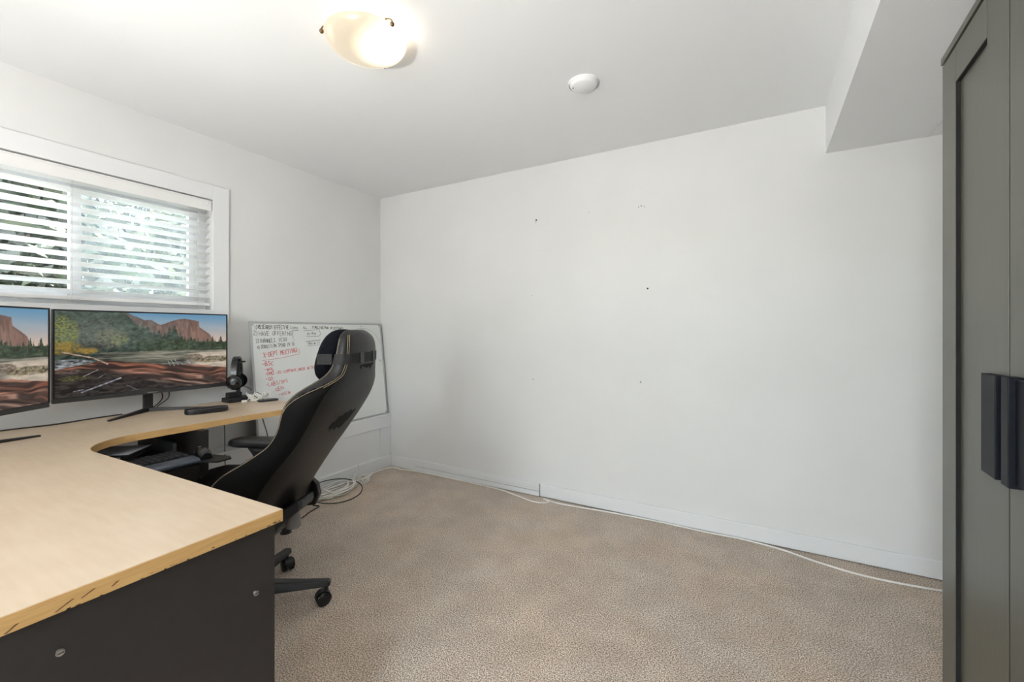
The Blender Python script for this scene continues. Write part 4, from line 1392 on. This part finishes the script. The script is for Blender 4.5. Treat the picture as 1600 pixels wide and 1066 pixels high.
def rear_x(y, z):
    i = int(np.clip(np.searchsorted(zz, z), 1, len(zz) - 1))
    t = (z - zz[i - 1]) / (zz[i] - zz[i - 1])
    out = []
    for s in (SEC[i - 1], SEC[i]):
        m = s[:, 0] < s[:, 0].min() + 0.05
        q = s[m]
        o = np.argsort(q[:, 1])
        out.append(np.interp(y, q[o, 1], q[o, 0]))
    return out[0] * (1 - t) + out[1] * t


def patch(pts, name, off=0.0014):
    """flat ragged patch following the back surface, filled as a fan of thin quads"""
    ys = [p[0] for p in pts]
    n = 26
    b = MB()
    up = [p for p in pts if p[2] > 0]
    lo = [p for p in pts if p[2] < 0]
    up.sort()
    lo.sort()
    Y = np.linspace(min(ys), max(ys), n)
    a = np.interp(Y, [p[0] for p in up], [p[1] for p in up])
    c = np.interp(Y, [p[0] for p in lo], [p[1] for p in lo])
    v = []
    for y, z1, z0 in zip(Y, a, c):
        v += [(rear_x(y, z0) - off, y, z0), (rear_x(y, z1) - off, y, max(z1, z0 + 0.0005))]
    b.add(v, [(2 * i, 2 * i + 1, 2 * i + 3, 2 * i + 2) for i in range(n - 1)])
    return b.build(name, TORN, back)


patch([(0.110, 0.790, 1), (0.098, 0.822, 1), (0.086, 0.806, 1), (0.070, 0.832, 1), (0.040, 0.826, 1), (0.030, 0.838, 1), (0.006, 0.832, 1), (-0.020, 0.842, 1), (-0.048, 0.828, 1), (-0.066, 0.840, 1), (-0.082, 0.826, 1),
       (0.110, 0.788, -1), (0.092, 0.790, -1), (0.080, 0.770, -1), (0.060, 0.786, -1), (0.040, 0.766, -1), (0.016, 0.778, -1), (-0.008, 0.764, -1), (-0.034, 0.768, -1), (-0.048, 0.790, -1), (-0.060, 0.784, -1), (-0.070, 0.806, -1), (-0.082, 0.824, -1)], 'torn_patch')
patch([(0.060, 1.026, 1), (0.020, 1.028, 1), (-0.03, 1.028, 1), (-0.085, 1.028, 1), (0.060, 1.020, -1), (0.050, 1.004, -1), (0.044, 1.020, -1), (0.02, 1.018, -1), (0.0, 1.010, -1), (-0.03, 1.014, -1), (-0.05, 1.000, -1), (-0.065, 1.016, -1), (-0.085, 1.022, -1)], 'torn_patch', 0.0012)
# pillow held by a strap
up = Vector((-0.30, 0, 0.954)).normalized()
fw = Vector((0.954, 0, 0.30)).normalized()
PM = Matrix(((fw.x, 0, up.x, -0.424), (0, 1, 0, 0), (fw.z, 0, up.z, 1.060), (0, 0, 0, 1)))
pil = MB().ellip((0, 0, 0), (0.052, 0.134, 0.108), 0.74, 36, 20, PM).build('neck_pillow', FABRICB, ch, smooth=True)
i0, i1 = np.searchsorted(zz, 1.034), np.searchsorted(zz, 1.064)
SR = []
for i in (i0, i0 + 1, i1):
    s = SEC[i]
    ring = []
    for j in range(len(s)):
        t = s[(j + 1) % len(s)] - s[j - 1]
        n = np.array([t[1], -t[0]])
        n /= np.linalg.norm(n) + 1e-9
        if np.dot(n, s[j] - s.mean(0)) < 0:
            n = -n
        ring.append((s[j][0] + n[0] * 0.0035, s[j][1] + n[1] * 0.0035, zz[i]))
    SR.append(ring)
strap = MB().rows(SR, cap=False).build('strap', WEBB, pil, smooth=True)
for y in (0.055, -0.060):
    xx = rear_x(y, 1.05)
    MB().box(xx - 0.009, xx - 0.003, y - 0.012, y + 0.012, zz[i0] - 0.003, zz[i1] + 0.003).build('strap_buckle', BLACKP, pil, bev=0.001)
for s in (-1, 1):
    MB().box(-0.466, -0.41, s * 0.152 - 0.002, s * 0.152 + 0.002, zz[i0], zz[i1]).build('strap_side', WEBB, pil)

# seat
seat_rows = []
for t in np.linspace(0, 1, 12):
    x = -0.19 + 0.50 * t
    w = 0.255 - 0.02 * (2 * t - 1) ** 4
    h = 0.505 - 0.035 * max(0, (t - 0.8) / 0.2) ** 2
    seat_rows.append([(x, y, z) for y, z in ((-w, 0.415), (w, 0.415), (w + 0.008, 0.46), (w, h + 0.03), (w - 0.05, h + 0.035), (w - 0.11, h - 0.005), (0, h - 0.01), (-w + 0.11, h - 0.005), (-w + 0.05, h + 0.035), (-w, h + 0.03), (-w - 0.008, 0.46))])
MB().rows(seat_rows).build('seat', LEATHER, ch, smooth=True, bev=0.01)
MB().box(-0.16, 0.17, -0.15, 0.15, 0.385, 0.415).build('seat_plate', BLACKP, ch, bev=0.004)
# tilt mechanism, knob, lever
def _bar(x, w, z0, z1):
    return [(x, -w, z0), (x, w, z0), (x, w, z1), (x, -w, z1)]


MB().rows([_bar(-0.06, 0.07, 0.335, 0.385), _bar(-0.165, 0.065, 0.335, 0.412), _bar(-0.230, 0.060, 0.408, 0.462), _bar(-0.285, 0.055, 0.452, 0.494), _bar(-0.296, 0.045, 0.466, 0.490)]).build('tilt_mechanism', DGREYP, ch, bev=0.008)
MB().lathe([(0.0, 0.0), (0.025, 0.0), (0.028, 0.003), (0.026, 0.04), (0.020, 0.070), (0.0, 0.070)], 24, Matrix.Translation((-0.235, 0.0, 0.366))).build('tension_knob', GREYP, ch, smooth=True)
for s in (-1, 1):
    MB().prism([(-0.225, 0.35), (-0.17, 0.345), (-0.15, 0.39), (-0.17, 0.455), (-0.205, 0.475), (-0.235, 0.45), (-0.245, 0.40)], -0.014, 0.014, Matrix.Translation((0.02, s * 0.238, 0.01)) @ Matrix.Rotation(rad(90), 4, 'X')).build('hinge_cover', BLACKP, ch, bev=0.006)
MB().tube([(-0.02, -0.10, 0.37), (-0.02, -0.22, 0.365), (0.0, -0.27, 0.36)], 0.006, 8).build('lift_lever', BLACKP, ch, smooth=True)
# armrests
for s in (-1, 1):
    post = MB().box(0.055, 0.115, s * 0.262, s * 0.292, 0.36, 0.60)
    ar = post.build('armrest_post', BLACKP, ch, bev=0.006)
    MB().box(0.055, 0.115, min(s * 0.14, s * 0.292), max(s * 0.14, s * 0.292), 0.36, 0.384).build('armrest_bracket', BLACKP, ar, bev=0.004)
    MB().rows([[(0.04, s * 0.30 - 0.03, 0.610), (0.04, s * 0.30 + 0.03, 0.610), (0.15, s * 0.30 + 0.03, 0.610), (0.15, s * 0.30 - 0.03, 0.610)],
               [(0.06, s * 0.285 - 0.02, 0.570), (0.06, s * 0.285 + 0.02, 0.570), (0.115, s * 0.285 + 0.02, 0.570), (0.115, s * 0.285 - 0.02, 0.570)]]).build('armrest_neck', BLACKP, ar, bev=0.004)
    sh = [(0.105 + 0.142 * math.copysign(abs(math.cos(t)) ** 0.5, math.cos(t)), s * 0.300 + 0.048 * math.copysign(abs(math.sin(t)) ** 0.7, math.sin(t))) for t in np.linspace(0, 2 * math.pi, 32)[:-1]]
    cxp, cyp = 0.105, s * 0.30
    MB().rows([[(cxp + (x - cxp) * k, cyp + (y - cyp) * k, z) for x, y in sh] for k, z in ((0.9, 0.610), (1.0, 0.616), (1.0, 0.630), (0.95, 0.640), (0.80, 0.645))]).build('armrest_pad', BLACKP, ar, smooth=True)
# base
MB().cyl((0, 0, 0.12), (0, 0, 0.335), 0.026, n=24).build('gas_lift', BLACKP, ch, smooth=True)
MB().lathe([(0.0, 0.072), (0.05, 0.072), (0.056, 0.085), (0.050, 0.135), (0.034, 0.150), (0.0, 0.150)], 28).build('hub', BLACKP, ch, smooth=True)
phi = math.atan2(-0.446, -0.895)
for kx in range(5):
    a = rad(43.1 + 72 * kx) - phi
    Rm = Matrix.Rotation(a, 4, 'Z')
    leg = MB()
    rows_ = []
    for r, w, z0, z1 in ((0.035, 0.030, 0.078, 0.138), (0.14, 0.027, 0.080, 0.122), (0.26, 0.023, 0.078, 0.106), (0.345, 0.020, 0.076, 0.098), (0.354, 0.016, 0.078, 0.094)):
        rows_.append([tuple(Rm @ Vector(p)) for p in ((r, -w, z0), (r, w, z0), (r, w * 0.75, z1), (r, -w * 0.75, z1))])
    lg = leg.rows(rows_).build('base_leg', BLACKP, ch, bev=0.004)
    cr = 0.336
    ang_c = rad(20 + 31 * kx)
    Mc = Rm @ Matrix.Translation((cr, 0, 0)) @ Matrix.Rotation(ang_c, 4, 'Z')
    for s in (-1, 1):
        pts = [(0.0001, s * 0.007), (0.024, s * 0.007), (0.0285, s * 0.010), (0.0285, s * 0.022), (0.024, s * 0.026), (0.0001, s * 0.027)]
        Mw = Mc @ Matrix.Translation((-0.012, 0, 0.0285)) @ Matrix.Rotation(rad(90), 4, 'X')
        MB().lathe(pts, 24, Mw).build('caster_wheel', GLOSSB, lg, smooth=True)
    hood = MB()
    hr = []
    for t in np.linspace(rad(-10), rad(190), 12):
        hr.append([tuple(Mc @ Vector((-0.012 + 0.031 * math.cos(t) * k, y, 0.0285 + 0.031 * math.sin(t) * k))) for k, y in ((0.8, -0.006), (1.0, -0.018), (1.0, 0.018), (0.8, 0.006))])
    hood.rows(hr)
    hood.build('caster_hood', BLACKP, lg, smooth=True)
    p0, p1 = Mc @ Vector((0, 0, 0.055)), Mc @ Vector((0, 0, 0.082))
    MB().cyl(p0, p1, 0.009, n=12).build('caster_stem', BLACKP, lg)

# ------------------------------------------------------------------ wardrobe
wd = thing('wardrobe', 'tall dark grey wardrobe with panelled doors and black handles', 'wardrobe', (0.468, 1.571, 0), math.atan2(-0.9981, -0.0619))
WW, WD, WH = 1.17, 0.50, 1.90
body = MB()
body.box(0, 0.018, 0.021, WD, 0.0, WH - 0.022)
body.box(WW - 0.018, WW, 0.021, WD, 0.0, WH - 0.022)
body.box(0.018, WW - 0.018, WD - 0.008, WD, 0.03, WH - 0.022)
body.box(0.018, WW - 0.018, 0.021, WD - 0.008, 0.05, 0.068)
body.box(0.018, WW - 0.018, 0.030, 0.048, 0.0, 0.05)
body.box(0.381, 0.399, 0.021, WD - 0.008, 0.068, WH - 0.022)
body.build('carcass', WARD, wd, bev=0.001)
MB().box(-0.004, WW + 0.004, -0.002, WD, WH - 0.018, WH).build('top_board', WARD, wd, bev=0.001)
DWID = WW / 3
for i in range(3):
    x0, x1 = i * DWID + 0.0015, (i + 1) * DWID - 0.0015
    if i == 0:
        x0, x1 = 0.002, 0.3975
    elif i == 1:
        x0 = 0.4025
    z0, z1 = 0.052, WH - 0.024
    sw, rw = 0.102, 0.090
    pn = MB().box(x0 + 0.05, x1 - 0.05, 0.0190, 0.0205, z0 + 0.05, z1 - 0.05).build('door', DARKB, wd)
    for a, b_, c_, d_ in ((x0, x0 + sw, z0, z1), (x1 - sw, x1, z0, z1)):
        MB().box(a, b_, 0.0, 0.019, c_, d_).build('door_stile', WARD, pn, bev=0.0012)
    for c_, d_ in ((z0, z0 + rw), (z1 - rw, z1)):
        MB().box(x0 + sw, x1 - sw, 0.0, 0.019, c_, d_).build('door_rail', WARD, pn, bev=0.0012)
    MB().box(x0 + sw + 0.0016, x1 - sw, 0.0085, 0.0190, z0 + rw + 0.0016, z1 - rw - 0.0016).build('door_panel', WARD, pn, bev=0.001)
    gx0, gx1, gz0, gz1 = x0 + sw, x1 - sw, z0 + rw, z1 - rw
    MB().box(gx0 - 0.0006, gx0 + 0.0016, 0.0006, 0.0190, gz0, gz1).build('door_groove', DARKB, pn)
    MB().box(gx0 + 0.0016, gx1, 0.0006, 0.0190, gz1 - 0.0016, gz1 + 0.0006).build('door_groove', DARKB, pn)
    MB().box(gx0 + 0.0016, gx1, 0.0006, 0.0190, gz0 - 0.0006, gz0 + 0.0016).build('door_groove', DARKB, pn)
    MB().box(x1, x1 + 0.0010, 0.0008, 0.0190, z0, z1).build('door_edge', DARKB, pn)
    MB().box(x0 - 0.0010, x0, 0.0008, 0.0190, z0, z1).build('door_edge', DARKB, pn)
    if i == 0:
        MB().box(0.324, 0.392, -0.017, 0.0, 0.868, 1.072).build('handle', HANDLE, pn, bev=0.0015)
    elif i == 1:
        hh = MB()
        hh.box(0.432, 0.462, -0.021, 0.0, 0.872, 1.075)
        hh.build('handle', HANDLE, pn, bev=0.0015)
        MB().box(0.462, 0.505, -0.012, 0.0, 0.880, 1.070).build('handle_plate', HANDLE, pn, bev=0.0015)
    else:
        MB().box(x0 + 0.02, x0 + 0.09, -0.017, 0.0, 0.868, 1.072).build('handle', HANDLE, pn, bev=0.0015)
MB().ellip((0.0, 0.012, 0.724), (0.004, 0.004, 0.004), n=10, m=6).build('hinge_pin', DGREYP, wd, smooth=True)

# ------------------------------------------------------------------ cables on the floor
cpts = []
crg = random.Random(8)
for turn in range(9):
    rx, ry = 0.030 + 0.062 * crg.random(), 0.10 + 0.065 * crg.random()
    ox, oy, tl = crg.uniform(-0.02, 0.02), crg.uniform(-0.03, 0.03), crg.uniform(-0.5, 0.5)
    zb = 0.006 + 0.007 * turn
    for q in range(8):
        a_ = 2 * math.pi * q / 8
        px_, py_ = rx * math.cos(a_) + crg.uniform(-0.008, 0.008), ry * math.sin(a_) + crg.uniform(-0.012, 0.012)
        cpts.append((px_ * math.cos(tl) - py_ * math.sin(tl) * 0.35 + ox, px_ * math.sin(tl) * 0.5 + py_ + oy, max(0.006, zb + crg.uniform(-0.006, 0.010) - 0.02 * abs(math.cos(a_)))))
tag(MB().tube(cpts, 0.0048, 7, 5).build('cable_coil', CABLEW, smooth=True, loc=(-2.555, 2.005, 0.0)), 'heap of coiled white cables on the carpet by the ledge', 'cable')
heap('cable_coil', 'small knot of thin white cables beside the cable heap', (-2.575, 2.275, 0.0), 0.065, 0.080, 0.060, 8, 0.0032, CABLEW, 33, wander=0.3)
loop = [(-2.50 + 0.13 * math.cos(t), 1.98 + 0.20 * math.sin(t), 0.045 - 0.043 * math.cos(t - 0.25)) for t in np.linspace(0, 2 * math.pi, 15)[:-1]]
loop = [(max(p[0], -2.655), p[1], max(p[2], 0.004)) for p in loop]
tag(MB().tube(loop, 0.0036, 7, 5, closed=True).build('cable_loop', CABLEG, smooth=True), 'dark green cable looped around the white cable heap', 'cable')
tag(MB().tube([(-2.50, 1.80, 0.006), (-2.462, 1.815, 0.006), (-2.446, 1.795, 0.006), (-2.425, 1.72, 0.006), (-2.395, 1.645, 0.005), (-2.40, 1.55, 0.005), (-2.46, 1.42, 0.005)], 0.0036, 7).build('floor_cable', CABLEB, smooth=True),
    'black cable curving over the carpet behind the chair', 'cable')
plg = thing('cable_plug', 'small white plug standing up from the cable knot', 'plug', (-2.640, 2.300, 0.05), rad(20))
MB().tube([(0, 0, 0), (0.004, 0.002, 0.03), (0.002, 0.006, 0.05)], 0.0028, 6).build('lead', CABLEW, plg, smooth=True)
MB().box(-0.006, 0.006, -0.004, 0.006, 0.045, 0.068).build('body', CABLEW, plg, bev=0.002)
wpts = [(-2.56, 2.30, 0.004), (-2.63, 2.38, 0.004), (-2.645, 2.48, 0.004), (-2.630, 2.600, 0.004), (-2.585, 2.632, 0.004), (-2.50, 2.622, 0.004), (-2.40, 2.648, 0.004), (-2.1, 2.655, 0.004), (-1.75, 2.650, 0.004), (-1.55, 2.638, 0.004),
        (-1.40, 2.600, 0.004), (-1.27, 2.565, 0.004), (-1.19, 2.575, 0.004), (-1.165, 2.615, 0.004), (-1.215, 2.642, 0.0045), (-1.10, 2.612, 0.0065), (-0.95, 2.628, 0.004), (-0.70, 2.652, 0.004), (-0.40, 2.660, 0.004), (-0.20, 2.655, 0.004),
        (-0.02, 2.662, 0.004), (0.15, 2.640, 0.004), (0.30, 2.585, 0.004), (0.46, 2.545, 0.004), (0.62, 2.545, 0.004), (0.78, 2.566, 0.004), (0.95, 2.60, 0.004)]
tag(MB().tube([(x, y, z + 0.001) for x, y, z in wpts], 0.0045, 8, 6).build('wall_cable', CABLEW, smooth=True), 'long white cable running along the bare wall baseboard', 'cable')
